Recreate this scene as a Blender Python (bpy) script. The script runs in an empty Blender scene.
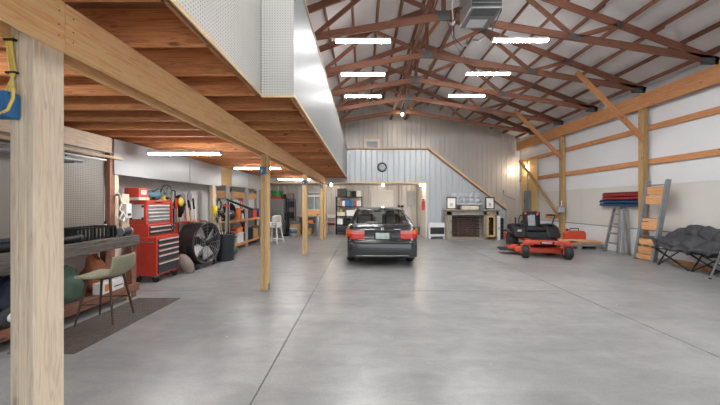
import bpy, math, random
from mathutils import Vector, Matrix, Euler
random.seed(11)
SC = bpy.context.scene
COL = SC.collection
PI = math.pi

# ------------------------------------------------------------------ camera, world, exposure
F, CX, CY, H = 300.0, 363.0, 203.0, 1.45          # focal length in px, vanishing point, eye height
cam_d = bpy.data.cameras.new('camera'); cam = bpy.data.objects.new('camera', cam_d); COL.objects.link(cam)
cam.location = (0, 0, H); cam.rotation_euler = (PI/2, 0, 0)
cam_d.sensor_width = 36; cam_d.lens = 36*F/720
cam_d.shift_x = -(CX-360)/720; cam_d.shift_y = (CY-202.5)/720
cam_d.clip_start = 0.02
SC.camera = cam
world = bpy.data.worlds.new('world'); SC.world = world; world.use_nodes = True
bg = world.node_tree.nodes['Background']
bg.inputs[0].default_value = (0.86, 0.93, 1.0, 1); bg.inputs[1].default_value = 1.9
SC.view_settings.view_transform = 'Standard'; SC.view_settings.look = 'None'
SC.view_settings.gamma = 1; SC.view_settings.use_curve_mapping = False
SC.view_settings.exposure = 0.42
LED = 110.0                                         # radiance of the LED diffusers
LED_COL = (1.0, 0.99, 0.98)

def W(px, py, Y):                                  # pixel at a known depth
    return Vector(((px-CX)/F*Y, Y, H-(py-CY)/F*Y))
def G(px, py):                                     # pixel on the floor
    Y = H*F/(py-CY); return Vector(((px-CX)/F*Y, Y, 0))

# ------------------------------------------------------------------ materials
MATS = {}
def _new(name):
    m = bpy.data.materials.new(name); m.use_nodes = True
    nt = m.node_tree; b = nt.nodes['Principled BSDF']
    MATS[name] = m
    return m, nt, b
def nd(nt, t, **kw):
    n = nt.nodes.new(t)
    for k, v in kw.items(): setattr(n, k, v)
    return n
def ramp(nt, fac, stops):
    r = nd(nt, 'ShaderNodeValToRGB')
    el = r.color_ramp.elements
    while len(el) < len(stops): el.new(0.5)
    for e, (p, c) in zip(el, stops): e.position = p; e.color = (*c, 1)
    nt.links.new(fac, r.inputs[0]); return r
def coords(nt, scale=(1, 1, 1), kind='Object'):
    tc = nd(nt, 'ShaderNodeTexCoord'); mp = nd(nt, 'ShaderNodeMapping')
    mp.inputs['Scale'].default_value = scale
    nt.links.new(tc.outputs[kind], mp.inputs[0]); return mp.outputs[0]
def mix(nt, fac, a, b, mode='MIX'):
    n = nd(nt, 'ShaderNodeMix', data_type='RGBA', blend_type=mode)
    for s, v in ((n.inputs[0], fac), (n.inputs[6], a), (n.inputs[7], b)):
        if hasattr(v, 'is_linked'): nt.links.new(v, s)
        elif isinstance(v, (tuple, list)): s.default_value = (*v, 1)
        else: s.default_value = v
    return n.outputs[2]
def plain(name, col, rough=0.5, metal=0.0, spec=0.5, var=0.12, scale=9.0, bump=0.0, coat=0.0):
    m, nt, b = _new(name)
    n = nd(nt, 'ShaderNodeTexNoise'); n.inputs['Scale'].default_value = scale; n.inputs['Detail'].default_value = 4
    nt.links.new(coords(nt), n.inputs['Vector'])
    lo = tuple(c*(1-var) for c in col); hi = tuple(min(1, c*(1+var)) for c in col)
    r = ramp(nt, n.outputs['Fac'], [(0.3, lo), (0.7, hi)])
    nt.links.new(r.outputs[0], b.inputs['Base Color'])
    b.inputs['Roughness'].default_value = rough; b.inputs['Metallic'].default_value = metal
    b.inputs['Specular IOR Level'].default_value = spec
    b.inputs['Coat Weight'].default_value = coat
    if bump:
        bp = nd(nt, 'ShaderNodeBump'); bp.inputs['Strength'].default_value = bump
        n2 = nd(nt, 'ShaderNodeTexNoise'); n2.inputs['Scale'].default_value = scale*8
        nt.links.new(coords(nt), n2.inputs['Vector'])
        nt.links.new(n2.outputs['Fac'], bp.inputs['Height']); nt.links.new(bp.outputs[0], b.inputs['Normal'])
    return m
def wood(name, dark, light, rough=0.65, knots=True, grain=1.0, tone=0.16):
    """grain runs along the object's own X axis"""
    m, nt, b = _new(name)
    oi = nd(nt, 'ShaderNodeObjectInfo')
    tc = nd(nt, 'ShaderNodeTexCoord')
    off = nd(nt, 'ShaderNodeVectorMath', operation='ADD')
    sc = nd(nt, 'ShaderNodeVectorMath', operation='SCALE'); sc.inputs[0].default_value = (7.3, 3.1, 5.7)
    mu = nd(nt, 'ShaderNodeMath', operation='MULTIPLY'); mu.inputs[1].default_value = 9.0
    nt.links.new(oi.outputs['Random'], mu.inputs[0]); nt.links.new(mu.outputs[0], sc.inputs['Scale'])
    nt.links.new(tc.outputs['Object'], off.inputs[0]); nt.links.new(sc.outputs[0], off.inputs[1])
    mp = nd(nt, 'ShaderNodeMapping'); mp.inputs['Scale'].default_value = (0.7*grain, 13*grain, 13*grain)
    nt.links.new(off.outputs[0], mp.inputs[0])
    n = nd(nt, 'ShaderNodeTexNoise'); n.inputs['Scale'].default_value = 2.2; n.inputs['Detail'].default_value = 5; n.inputs['Distortion'].default_value = 1.4
    nt.links.new(mp.outputs[0], n.inputs['Vector'])
    wv = nd(nt, 'ShaderNodeMath', operation='MULTIPLY'); wv.inputs[1].default_value = 9.0
    nt.links.new(n.outputs['Fac'], wv.inputs[0])
    fr = nd(nt, 'ShaderNodeMath', operation='PINGPONG'); fr.inputs[1].default_value = 1.0
    nt.links.new(wv.outputs[0], fr.inputs[0])
    r = ramp(nt, fr.outputs[0], [(0.0, dark), (0.45, tuple((a+c*2)/3 for a, c in zip(dark, light))), (1.0, light)])
    c = r.outputs[0]
    if knots:
        mp2 = nd(nt, 'ShaderNodeMapping'); mp2.inputs['Scale'].default_value = (2.3, 6.5, 6.5)
        nt.links.new(off.outputs[0], mp2.inputs[0])
        v = nd(nt, 'ShaderNodeTexVoronoi'); v.inputs['Scale'].default_value = 1.0
        nt.links.new(mp2.outputs[0], v.inputs['Vector'])
        kr = ramp(nt, v.outputs['Distance'], [(0.06, (1, 1, 1)), (0.12, (0, 0, 0))])
        c = mix(nt, kr.outputs[0], c, tuple(x*0.45 for x in dark))
    hv = nd(nt, 'ShaderNodeHueSaturation')
    mr = nd(nt, 'ShaderNodeMapRange'); mr.inputs[3].default_value = 1-tone; mr.inputs[4].default_value = 1+tone
    nt.links.new(oi.outputs['Random'], mr.inputs[0]); nt.links.new(mr.outputs[0], hv.inputs['Value'])
    nt.links.new(c, hv.inputs['Color']); nt.links.new(hv.outputs[0], b.inputs['Base Color'])
    b.inputs['Roughness'].default_value = rough
    bp = nd(nt, 'ShaderNodeBump'); bp.inputs['Strength'].default_value = 0.12; bp.inputs['Distance'].default_value = 0.01
    nt.links.new(fr.outputs[0], bp.inputs['Height']); nt.links.new(bp.outputs[0], b.inputs['Normal'])
    return m
def emit(name, col, strength):
    m, nt, b = _new(name)
    b.inputs['Emission Color'].default_value = (*col, 1); b.inputs['Emission Strength'].default_value = strength
    b.inputs['Base Color'].default_value = (0.9, 0.9, 0.9, 1)
    return m
def glassy(name, tint, transp=0.7, rough=0.03):
    m, nt, b = _new(name)
    nt.nodes.remove(b)
    out = nt.nodes['Material Output']
    t = nd(nt, 'ShaderNodeBsdfTransparent'); t.inputs[0].default_value = (*tint, 1)
    g = nd(nt, 'ShaderNodeBsdfGlossy'); g.inputs['Roughness'].default_value = rough; g.inputs[0].default_value = (0.8, 0.85, 0.85, 1)
    fr = nd(nt, 'ShaderNodeFresnel'); fr.inputs[0].default_value = 1.5
    ad = nd(nt, 'ShaderNodeMath', operation='ADD'); ad.inputs[1].default_value = (1-transp)*0.35
    nt.links.new(fr.outputs[0], ad.inputs[0])
    mx = nd(nt, 'ShaderNodeMixShader')
    nt.links.new(ad.outputs[0], mx.inputs[0]); nt.links.new(t.outputs[0], mx.inputs[1]); nt.links.new(g.outputs[0], mx.inputs[2])
    nt.links.new(mx.outputs[0], out.inputs[0])
    return m
def pegboard(name, col, pitch, axes, hole=0.2):
    """flat board with a grid of drilled holes"""
    m, nt, b = _new(name)
    tc = nd(nt, 'ShaderNodeTexCoord'); sp = nd(nt, 'ShaderNodeSeparateXYZ')
    nt.links.new(tc.outputs['Object'], sp.inputs[0])
    ds = []
    for a in axes:
        mu = nd(nt, 'ShaderNodeMath', operation='MULTIPLY'); mu.inputs[1].default_value = 1/pitch
        nt.links.new(sp.outputs[a], mu.inputs[0])
        fr = nd(nt, 'ShaderNodeMath', operation='FRACT'); nt.links.new(mu.outputs[0], fr.inputs[0])
        su = nd(nt, 'ShaderNodeMath', operation='SUBTRACT'); su.inputs[1].default_value = 0.5
        nt.links.new(fr.outputs[0], su.inputs[0])
        pw = nd(nt, 'ShaderNodeMath', operation='MULTIPLY'); nt.links.new(su.outputs[0], pw.inputs[0]); nt.links.new(su.outputs[0], pw.inputs[1])
        ds.append(pw)
    ad = nd(nt, 'ShaderNodeMath', operation='ADD')
    nt.links.new(ds[0].outputs[0], ad.inputs[0]); nt.links.new(ds[1].outputs[0], ad.inputs[1])
    lt = nd(nt, 'ShaderNodeMath', operation='LESS_THAN'); lt.inputs[1].default_value = hole*hole
    nt.links.new(ad.outputs[0], lt.inputs[0])
    n = nd(nt, 'ShaderNodeTexNoise'); n.inputs['Scale'].default_value = 3.0
    nt.links.new(tc.outputs['Object'], n.inputs['Vector'])
    r = ramp(nt, n.outputs['Fac'], [(0.3, tuple(c*0.9 for c in col)), (0.7, col)])
    c = mix(nt, lt.outputs[0], r.outputs[0], (0.05, 0.04, 0.035))
    nt.links.new(c, b.inputs['Base Color']); b.inputs['Roughness'].default_value = 0.45
    return m
def concrete(name):
    m, nt, b = _new(name)
    co = coords(nt, kind='Object')
    def noise(s, d=6, dist=0.0):
        n = nd(nt, 'ShaderNodeTexNoise'); n.inputs['Scale'].default_value = s; n.inputs['Detail'].default_value = d; n.inputs['Distortion'].default_value = dist
        nt.links.new(co, n.inputs['Vector']); return n.outputs['Fac']
    big = ramp(nt, noise(0.55, 7, 0.8), [(0.1, (0.20, 0.205, 0.212)), (0.5, (0.27, 0.272, 0.274)), (0.9, (0.34, 0.34, 0.336))])
    mid = ramp(nt, noise(3.2, 8, 1.2), [(0.15, (0.78, 0.785, 0.79)), (0.85, (1.12, 1.115, 1.11))])
    fine = ramp(nt, noise(60, 3), [(0.3, (0.9, 0.9, 0.9)), (0.7, (1.06, 1.06, 1.06))])
    c = mix(nt, 1.0, big.outputs[0], mid.outputs[0], 'MULTIPLY')
    c = mix(nt, 1.0, c, fine.outputs[0], 'MULTIPLY')
    mp = nd(nt, 'ShaderNodeMapping'); mp.inputs['Scale'].default_value = (0.8, 3.4, 1); mp.inputs['Rotation'].default_value = (0, 0, 0.5)
    nt.links.new(co, mp.inputs[0])
    sn = nd(nt, 'ShaderNodeTexNoise'); sn.inputs['Scale'].default_value = 1.3; sn.inputs['Detail'].default_value = 9; sn.inputs['Roughness'].default_value = 0.68; sn.inputs['Distortion'].default_value = 0.7
    nt.links.new(mp.outputs[0], sn.inputs['Vector'])
    st = ramp(nt, sn.outputs['Fac'], [(0.22, (0.72, 0.73, 0.735)), (0.5, (1.0, 1.0, 1.0)), (0.8, (1.22, 1.215, 1.2))])
    c = mix(nt, 1.0, c, st.outputs[0], 'MULTIPLY')
    # scattered paint flecks and scuffs
    v = nd(nt, 'ShaderNodeTexVoronoi'); v.inputs['Scale'].default_value = 2.3; nt.links.new(co, v.inputs['Vector'])
    fl = ramp(nt, v.outputs['Distance'], [(0.018, (1, 1, 1)), (0.026, (0, 0, 0))])
    c = mix(nt, fl.outputs[0], c, (0.5, 0.5, 0.5))
    nt.links.new(c, b.inputs['Base Color'])
    rr = ramp(nt, noise(1.1, 3, 0.0), [(0.1, (0.24,)*3), (0.9, (0.42,)*3)])
    nt.links.new(rr.outputs[0], b.inputs['Roughness'])
    b.inputs['Specular IOR Level'].default_value = 0.4
    bp = nd(nt, 'ShaderNodeBump'); bp.inputs['Strength'].default_value = 0.03; bp.inputs['Distance'].default_value = 0.01
    nt.links.new(noise(9, 6), bp.inputs['Height']); nt.links.new(bp.outputs[0], b.inputs['Normal'])
    return m

M = MATS
wood('post_pine', (0.64, 0.50, 0.36), (0.79, 0.66, 0.50))
wood('honey_pine', (0.52, 0.33, 0.14), (0.72, 0.50, 0.25))
wood('beam_pine', (0.80, 0.43, 0.17), (0.97, 0.63, 0.32))
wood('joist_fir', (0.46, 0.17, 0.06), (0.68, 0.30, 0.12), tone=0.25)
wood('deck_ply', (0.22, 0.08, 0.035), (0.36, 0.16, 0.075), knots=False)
wood('truss_fir', (0.17, 0.068, 0.042), (0.27, 0.115, 0.068), tone=0.25)
wood('girt_fir', (0.42, 0.17, 0.065), (0.60, 0.29, 0.12))
wood('treated_post', (0.33, 0.20, 0.08), (0.50, 0.33, 0.15))
wood('plywood', (0.55, 0.34, 0.13), (0.70, 0.47, 0.21), knots=False)
wood('bench_top', (0.07, 0.06, 0.055), (0.17, 0.15, 0.135), knots=False)
wood('bench_wood', (0.17, 0.07, 0.045), (0.30, 0.14, 0.09))
wood('trim_pine', (0.50, 0.32, 0.16), (0.68, 0.50, 0.30), knots=False)
wood('grey_barn', (0.16, 0.135, 0.11), (0.34, 0.30, 0.25))
wood('grey_upright', (0.26, 0.26, 0.25), (0.40, 0.40, 0.39), knots=False)
wood('orange_board', (0.50, 0.22, 0.08), (0.72, 0.40, 0.19))
wood('handle_wood', (0.45, 0.29, 0.14), (0.66, 0.46, 0.25), knots=False)
plain('liner_white', (0.74, 0.75, 0.77), 0.45, var=0.03, scale=0.8)
plain('liner_cream', (0.66, 0.64, 0.60), 0.5, var=0.04, scale=0.9)
plain('roof_foil', (0.68, 0.66, 0.65), 0.6, var=0.06, scale=0.9)
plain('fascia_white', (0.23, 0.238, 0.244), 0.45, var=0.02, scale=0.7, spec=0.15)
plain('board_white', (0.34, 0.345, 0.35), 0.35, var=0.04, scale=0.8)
plain('siding_galv', (0.54, 0.505, 0.475), 0.38, 0.2, var=0.04, scale=0.5)
plain('siding_white', (0.43, 0.455, 0.475), 0.34, 0.1, var=0.03, scale=0.6)
plain('wall_paint', (0.62, 0.62, 0.61), 0.6, var=0.05, scale=1.2)
plain('drywall', (0.66, 0.62, 0.57), 0.7, var=0.04, scale=1.2)
plain('plate_steel', (0.16, 0.17, 0.18), 0.45, 0.7)
plain('aluminium', (0.46, 0.47, 0.48), 0.32, 0.85, var=0.08)
plain('dark_steel', (0.12, 0.125, 0.13), 0.45, 0.6)
plain('steel_grey', (0.30, 0.32, 0.34), 0.4, 0.5)
plain('panel_grey', (0.22, 0.24, 0.26), 0.5, 0.2)
plain('stainless', (0.36, 0.37, 0.38), 0.3, 0.8, var=0.05)
plain('black', (0.014, 0.015, 0.017), 0.55, spec=0.25)
plain('black_gloss', (0.012, 0.012, 0.014), 0.2)
plain('rubber', (0.022, 0.022, 0.023), 0.8, bump=0.2)
plain('charcoal', (0.045, 0.046, 0.05), 0.6, spec=0.3)
plain('white', (0.75, 0.76, 0.76), 0.4, var=0.04)
plain('cream', (0.68, 0.62, 0.50), 0.6)
plain('red', (0.56, 0.045, 0.025), 0.35, var=0.06)
plain('tool_red', (0.58, 0.05, 0.03), 0.3, var=0.05, coat=0.3)
plain('mower_red', (0.62, 0.075, 0.035), 0.32, var=0.08)
plain('orange', (0.72, 0.20, 0.04), 0.5)
plain('yellow', (0.75, 0.58, 0.06), 0.5)
plain('cable_yellow', (0.75, 0.56, 0.13), 0.45)
plain('blue', (0.03, 0.12, 0.36), 0.45)
plain('box_blue', (0.02, 0.14, 0.34), 0.4)
plain('bin_blue', (0.025, 0.09, 0.20), 0.4)
plain('bin_red', (0.46, 0.035, 0.035), 0.4)
plain('navy', (0.016, 0.026, 0.055), 0.75, bump=0.3)
plain('green', (0.05, 0.28, 0.09), 0.5)
plain('green_bag', (0.085, 0.15, 0.11), 0.75, bump=0.3)
plain('stool_fabric', (0.29, 0.285, 0.20), 0.85, var=0.1, scale=60, bump=0.25)
plain('bronze_leg', (0.075, 0.05, 0.035), 0.45, 0.4)
plain('teal', (0.10, 0.22, 0.27), 0.7, bump=0.3)
plain('cardboard', (0.42, 0.26, 0.13), 0.8)
plain('chair_cloth', (0.058, 0.060, 0.068), 0.6, spec=0.25, var=0.35, scale=6, bump=0.35)
plain('sofa_grey', (0.40, 0.42, 0.44), 0.6, var=0.08)
plain('grey_plastic', (0.26, 0.27, 0.28), 0.55)
plain('fan_black', (0.02, 0.018, 0.018), 0.3)
plain('fan_blade', (0.68, 0.68, 0.69), 0.4, 0.4)
plain('bright_pull', (0.74, 0.75, 0.76), 0.3, 0.5)
plain('can_black', (0.028, 0.032, 0.042), 0.45)
plain('car_paint', (0.030, 0.031, 0.034), 0.22, 0.3, var=0.05, coat=0.8)
plain('car_dark', (0.02, 0.02, 0.021), 0.45)
plain('lens_red', (0.62, 0.035, 0.02), 0.15, coat=0.6)
plain('lens_amber', (0.75, 0.15, 0.03), 0.15, coat=0.6)
plain('lens_clear', (0.62, 0.20, 0.17), 0.15, coat=0.6)
plain('chrome', (0.65, 0.66, 0.68), 0.12, 1.0)
plain('plate_paint', (0.50, 0.58, 0.55), 0.4)
plain('mat_rubber', (0.10, 0.082, 0.073), 0.75, var=0.2, scale=14, bump=0.3)
plain('brick_soot', (0.05, 0.035, 0.03), 0.8, var=0.4, scale=14)
plain('brick_dark', (0.085, 0.05, 0.04), 0.8, var=0.3, scale=12)
plain('paper', (0.80, 0.79, 0.76), 0.7, var=0.02)
plain('bag_tan', (0.24, 0.20, 0.17), 0.7, bump=0.2)
plain('orange_bag', (0.42, 0.14, 0.06), 0.7, bump=0.3)
plain('shadow_gap', (0.03, 0.03, 0.03), 0.9)
plain('sconce_shade', (0.8, 0.78, 0.72), 0.4)
plain('door_white', (0.72, 0.71, 0.68), 0.45, var=0.02)
plain('window_grey', (0.32, 0.34, 0.37), 0.2)
pegboard('peg_white', (0.45, 0.442, 0.415), 0.0254, (1, 2), 0.17)
pegboard('peg_white_front', (0.45, 0.442, 0.415), 0.0254, (0, 2), 0.17)
pegboard('peg_brown', (0.31, 0.28, 0.25), 0.0254, (1, 2), 0.2)
concrete('concrete')
glassy('car_glass', (0.62, 0.66, 0.66), 0.5)
glassy('clear_glass', (0.85, 0.9, 0.9), 0.85)
glassy('dark_glass', (0.12, 0.13, 0.15), 0.6)
emit('led', LED_COL, LED)
emit('led_low', LED_COL, LED*0.6)
emit('bulb', (1.0, 0.86, 0.68), 230)

# ------------------------------------------------------------------ mesh helpers
class MB:
    def __init__(self): self.v = []; self.f = []; self.sm = []
    def add(self, vs, fs, smooth=False):
        o = len(self.v); self.v += [tuple(p) for p in vs]
        self.f += [[i+o for i in q] for q in fs]; self.sm += [smooth]*len(fs); return self
    def bx(self, x0, x1, y0, y1, z0, z1, m=None):
        vs = [Vector(p) for p in ((x0,y0,z0),(x1,y0,z0),(x1,y1,z0),(x0,y1,z0),(x0,y0,z1),(x1,y0,z1),(x1,y1,z1),(x0,y1,z1))]
        if m: vs = [m @ p for p in vs]
        return self.add(vs, [(0,3,2,1),(4,5,6,7),(0,1,5,4),(1,2,6,5),(2,3,7,6),(3,0,4,7)])
    def box(self, c, s, rz=0, rx=0, ry=0):
        m = Matrix.Translation(c) @ Euler((rx, ry, rz)).to_matrix().to_4x4()
        return self.bx(-s[0]/2, s[0]/2, -s[1]/2, s[1]/2, -s[2]/2, s[2]/2, m)
    def cyl(self, p0, p1, r0, r1=None, n=12, caps=True):
        p0, p1 = Vector(p0), Vector(p1); r1 = r0 if r1 is None else r1
        d = (p1-p0).normalized(); a = d.orthogonal().normalized(); b = d.cross(a)
        vs = []
        for p, r in ((p0, r0), (p1, r1)):
            for i in range(n):
                t = 2*PI*i/n; vs.append(p+(a*math.cos(t)+b*math.sin(t))*r)
        self.add(vs, [(i, (i+1) % n, n+(i+1) % n, n+i) for i in range(n)], True)
        if caps:
            self.add(vs[:n], [list(range(n))[::-1]]); self.add(vs[n:], [list(range(n))])
        return self
    def tube(self, pts, r, n=6):
        pts = [Vector(p) for p in pts]; vs = []; a = None
        for i, p in enumerate(pts):
            d = (pts[min(i+1, len(pts)-1)]-pts[max(i-1, 0)]).normalized()
            a = d.orthogonal().normalized() if a is None else (a-d*a.dot(d)).normalized()
            b = d.cross(a)
            rr = r[i] if isinstance(r, (list, tuple)) else r
            for k in range(n):
                t = 2*PI*k/n; vs.append(p+(a*math.cos(t)+b*math.sin(t))*rr)
        fs = []
        for i in range(len(pts)-1):
            for k in range(n):
                fs.append((i*n+k, i*n+(k+1) % n, (i+1)*n+(k+1) % n, (i+1)*n+k))
        self.add(vs, fs, True)
        self.add(vs[:n], [list(range(n))[::-1]]); self.add(vs[-n:], [list(range(n))]); return self
    def sph(self, c, r, nu=12, nv=8, m=None, jitter=0.0, rnd=None):
        r = (r, r, r) if not isinstance(r, (tuple, list)) else r
        vs = []; c = Vector(c)
        for j in range(nv+1):
            ph = PI*j/nv
            for i in range(nu):
                t = 2*PI*i/nu; k = 1+(rnd.uniform(-jitter, jitter) if jitter and 0 < j < nv else 0)
                p = Vector((r[0]*k*math.sin(ph)*math.cos(t), r[1]*k*math.sin(ph)*math.sin(t), r[2]*k*math.cos(ph)))
                vs.append(c+(m @ p if m else p))
        fs = [(j*nu+i, (j+1)*nu+i, (j+1)*nu+(i+1) % nu, j*nu+(i+1) % nu) for j in range(nv) for i in range(nu)]
        return self.add(vs, fs, True)
    def lathe(self, prof, c=(0, 0, 0), n=20, m=None, cap=True):
        vs = []; c = Vector(c)
        for r, z in prof:
            for i in range(n):
                t = 2*PI*i/n; p = Vector((r*math.cos(t), r*math.sin(t), z)); vs.append(c+(m @ p if m else p))
        self.add(vs, [(j*n+i, j*n+(i+1) % n, (j+1)*n+(i+1) % n, (j+1)*n+i) for j in range(len(prof)-1) for i in range(n)], True)
        if cap:
            self.add(vs[:n], [list(range(n))[::-1]]); self.add(vs[-n:], [list(range(n))])
        return self
    def prism(self, pts, a0, a1, ax='x'):
        """outline in the plane across axis ax, extruded from a0 to a1"""
        def mk(u, v, a): return {'x': (a, u, v), 'y': (u, a, v), 'z': (u, v, a)}[ax]
        n = len(pts)
        vs = [mk(u, v, a0) for u, v in pts]+[mk(u, v, a1) for u, v in pts]
        return self.add(vs, [list(range(n))[::-1], list(range(n, 2*n))]+[(i, (i+1) % n, n+(i+1) % n, n+i) for i in range(n)])
    def grid(self, fn, nu, nv, smooth=True):
        vs = [fn(i/nu, j/nv) for j in range(nv+1) for i in range(nu+1)]
        w = nu+1
        return self.add(vs, [(j*w+i, j*w+i+1, (j+1)*w+i+1, (j+1)*w+i) for j in range(nv) for i in range(nu)], smooth)
    def mesh(self, name, mat):
        me = bpy.data.meshes.new(name); me.from_pydata(self.v, [], self.f); me.update()
        me.polygons.foreach_set('use_smooth', self.sm)
        me.materials.append(M[mat]); return me
    def build(self, name, mat, parent=None, bevel=0.0, solid=0.0, sub=0):
        o = bpy.data.objects.new(name, self.mesh(name, mat)); COL.objects.link(o)
        if parent: o.parent = parent
        if solid:
            s = o.modifiers.new('solid', 'SOLIDIFY'); s.thickness = solid; s.offset = 0
        if sub:
            s = o.modifiers.new('sub', 'SUBSURF'); s.levels = sub; s.render_levels = sub
        if bevel:
            s = o.modifiers.new('bevel', 'BEVEL'); s.width = bevel; s.segments = 2; s.limit_method = 'ANGLE'
        return o
def tag(o, label=None, cat=None, group=None, kind=None):
    if label: o['label'] = label
    if cat: o['category'] = cat
    if group: o['group'] = group
    if kind: o['kind'] = kind
    return o
def thing(name, label, cat, loc=(0, 0, 0), rz=0, group=None, kind=None):
    o = bpy.data.objects.new(name, None); COL.objects.link(o); o.empty_display_size = 0.1
    o.location = loc; o.rotation_euler = (0, 0, rz)
    return tag(o, label, cat, group, kind)
def dup(root, loc=None, rz=None, label=None):
    def cp(o, par):
        c = o.copy(); COL.objects.link(c); c.parent = par
        for ch in KIDS.get(o.name, [x for x in bpy.data.objects if x.parent == o]): cp(ch, c)
        return c
    r = cp(root, None)
    if loc is not None: r.location = loc
    if rz is not None: r.rotation_euler = (0, 0, rz)
    if label: r['label'] = label
    return r
KIDS = {}
_board_mesh = {}
def board(name, p0, p1, t, d, mat, parent=None, up=(0, 0, 1), bevel=0.0):
    """a straight timber from p0 to p1: t thick, d deep along 'up'; grain along its length"""
    p0, p1 = Vector(p0), Vector(p1); L = (p1-p0).length; x = (p1-p0).normalized()
    z = Vector(up); z = (z-x*z.dot(x)); z = z.normalized() if z.length > 1e-5 else x.orthogonal().normalized()
    y = z.cross(x)
    key = (round(L, 4), t, d, mat)
    if key not in _board_mesh:
        _board_mesh[key] = MB().bx(-L/2, L/2, -t/2, t/2, -d/2, d/2).mesh(name, mat)
    o = bpy.data.objects.new(name, _board_mesh[key]); COL.objects.link(o)
    mm = Matrix((x, y, z)).transposed().to_4x4(); mm.translation = (p0+p1)/2
    if parent: o.parent = parent
    o.matrix_basis = mm
    if bevel:
        s = o.modifiers.new('bevel', 'BEVEL'); s.width = bevel; s.segments = 1
    return o

# ------------------------------------------------------------------ the shell of the building
XL, XR, YB, YF = -4.42, 7.60, 14.45, -4.2          # left wall, right sheeting, back wall, front wall
RX, RZ, RS = 1.69, 6.55, 0.3675                    # ridge x, ridge height of the chord centre line, slope
def chord_top(x): return RZ-RS*abs(x-RX)
def roof_under(x): return chord_top(x)+0.185

floor = thing('floor', 'grey polished concrete garage floor with saw cut joints', None, kind='structure')
MB().bx(XL-.3, XR+.3, YF-.3, YB+.3, -0.3, -0.012).build('subfloor', 'shadow_gap', floor)
xs = [XL-.2, -0.81, 3.35, XR+.2]; ys = [YF-.2, 0.75, 4.95, 9.15, YB+.2]; gp = 0.005
for i in range(3):
    for j in range(4):
        MB().bx(xs[i]+gp, xs[i+1]-gp, ys[j]+gp, ys[j+1]-gp, -0.05, 0.0).build('concrete_slab', 'concrete', floor)

# roof: two slopes of white faced sheeting in strips between the trusses, purlins under them
ceiling = thing('ceiling', 'pitched roof underside with white insulation between brown purlins', None, kind='structure')
TY = [6.30+1.63*i for i in range(-5, 5)]
strip = [YF-.2]+TY+[YB+.2]
for s in (-1, 1):
    xe = XR+.25 if s > 0 else XL-.25
    for a, b in zip(strip[:-1], strip[1:]):
        pts = [(RX, roof_under(RX)), (xe, roof_under(xe)), (xe, roof_under(xe)+.03), (RX, roof_under(RX)+.03)]
        MB().prism(pts, a+.002, b-.002, 'y').build('insulation_panel', 'roof_foil', ceiling)
    n = 10 if s > 0 else 10
    for k in range(n):
        x = RX+s*(0.16+k*0.605)
        if x > XR-.1 or x < XL+.1: continue
        z = chord_top(x)+0.075+0.055
        up = Vector((s*RS, 0, 1))
        # purlins lap at a truss: two lengths side by side
        ym = TY[2+(k*3) % 6]
        board('purlin', (x, YF-.1, z), (x, ym+.2, z), 0.040, 0.095, 'truss_fir', ceiling, up)
        board('purlin', (x+.042, ym-.2, z-.042*s*RS), (x+.042, YB-.02, z-.042*s*RS), 0.040, 0.095, 'truss_fir', ceiling, up)

def ribbed(parent, x0, x1, yf, zb, zt, mat, name='siding_panel', pw=0.916, flip=1):
    """ribbed sheet metal facing -Y, one mesh for each sheet"""
    x = x0
    while x < x1-1e-4:
        xe = min(x+pw, x1); prof = []
        rib = 0.229; c = x
        while c < xe-1e-4:
            w = min(rib, xe-c)
            prof += [(c, 0.0), (c+w*.38, 0.0), (c+w*.46, -.02), (c+w*.54, -.02), (c+w*.62, 0.0)]
            c += rib
        prof.append((xe-.0015, 0.0))
        b = MB(); n = len(prof)
        vs = [(px, yf+flip*dy, zb(px)) for px, dy in prof]+[(px, yf+flip*dy, zt(px)) for px, dy in prof]
        vs += [(prof[-1][0], yf+.03*flip, zb(prof[-1][0])), (prof[0][0], yf+.03*flip, zb(prof[0][0])),
               (prof[-1][0], yf+.03*flip, zt(prof[-1][0])), (prof[0][0], yf+.03*flip, zt(prof[0][0]))]
        b.add(vs, [(i, i+1, n+i+1, n+i) for i in range(n-1)]+[(2*n+1, 2*n, 2*n+2, 2*n+3)])
        b.build(name, mat, parent)
        x = xe

wall_back = thing('wall_back', 'ribbed grey metal gable wall behind the loft walkway', None, (0, 0, 0), kind='structure')
ribbed(wall_back, XL, XR-.02, YB, lambda x: 0.0, lambda x: roof_under(x)+.02, 'siding_galv')
MB().bx(XL-.1, XR+.1, YB+.035, YB+.2, -.01, 4.0).build('backing', 'wall_paint', wall_back)
MB().prism([(XL-.1, 4.0), (XR+.1, 4.0), (XR+.1, roof_under(XR)), (RX, roof_under(RX)), (XL-.1, roof_under(XL))], YB+.035, YB+.2, 'y').build('backing', 'wall_paint', wall_back)

wall_left = thing('wall_left', 'pale painted wall behind workbench and tool chest', None, kind='structure')
MB().bx(XL-.2, XL, YF-.2, YB+.2, -.01, roof_under(XL)).build('wall_sheet', 'wall_paint', wall_left)

wall_right = thing('wall_right', 'white lined wall with brown girts and cream panels', None, kind='structure')
MB().bx(XR+.01, XR+.2, YF-.2, YB+.2, -.01, roof_under(XR)).build('backing', 'liner_white', wall_right)
y = YF
while y < YB-.01:                                   # insulation sheets above, cream panels in the middle, white kick boards below
    ye = min(y+2.44, YB)
    MB().bx(XR-.004, XR+.01, y+.001, ye-.001, 1.94, 4.4).build('insulation_sheet', 'liner_white', wall_right)
    MB().bx(XR-.022, XR+.01, y+.002, ye-.002, .745, 1.935).build('liner_panel', 'liner_cream', wall_right)
    MB().bx(XR-.03, XR+.01, y+.002, ye-.002, 0.0, .72).build('kick_panel', 'liner_white', wall_right)
    y = ye
MB().bx(XR-.034, XR, YF, YB, .72, .742).build('trim_strip', 'panel_grey', wall_right)
TPY = [6.30+1.63*i for i in range(-5, 5, 2)]        # wall posts on every second truss
post_y = [7.93, 11.19, 4.67, 1.41, -1.85]
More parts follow.
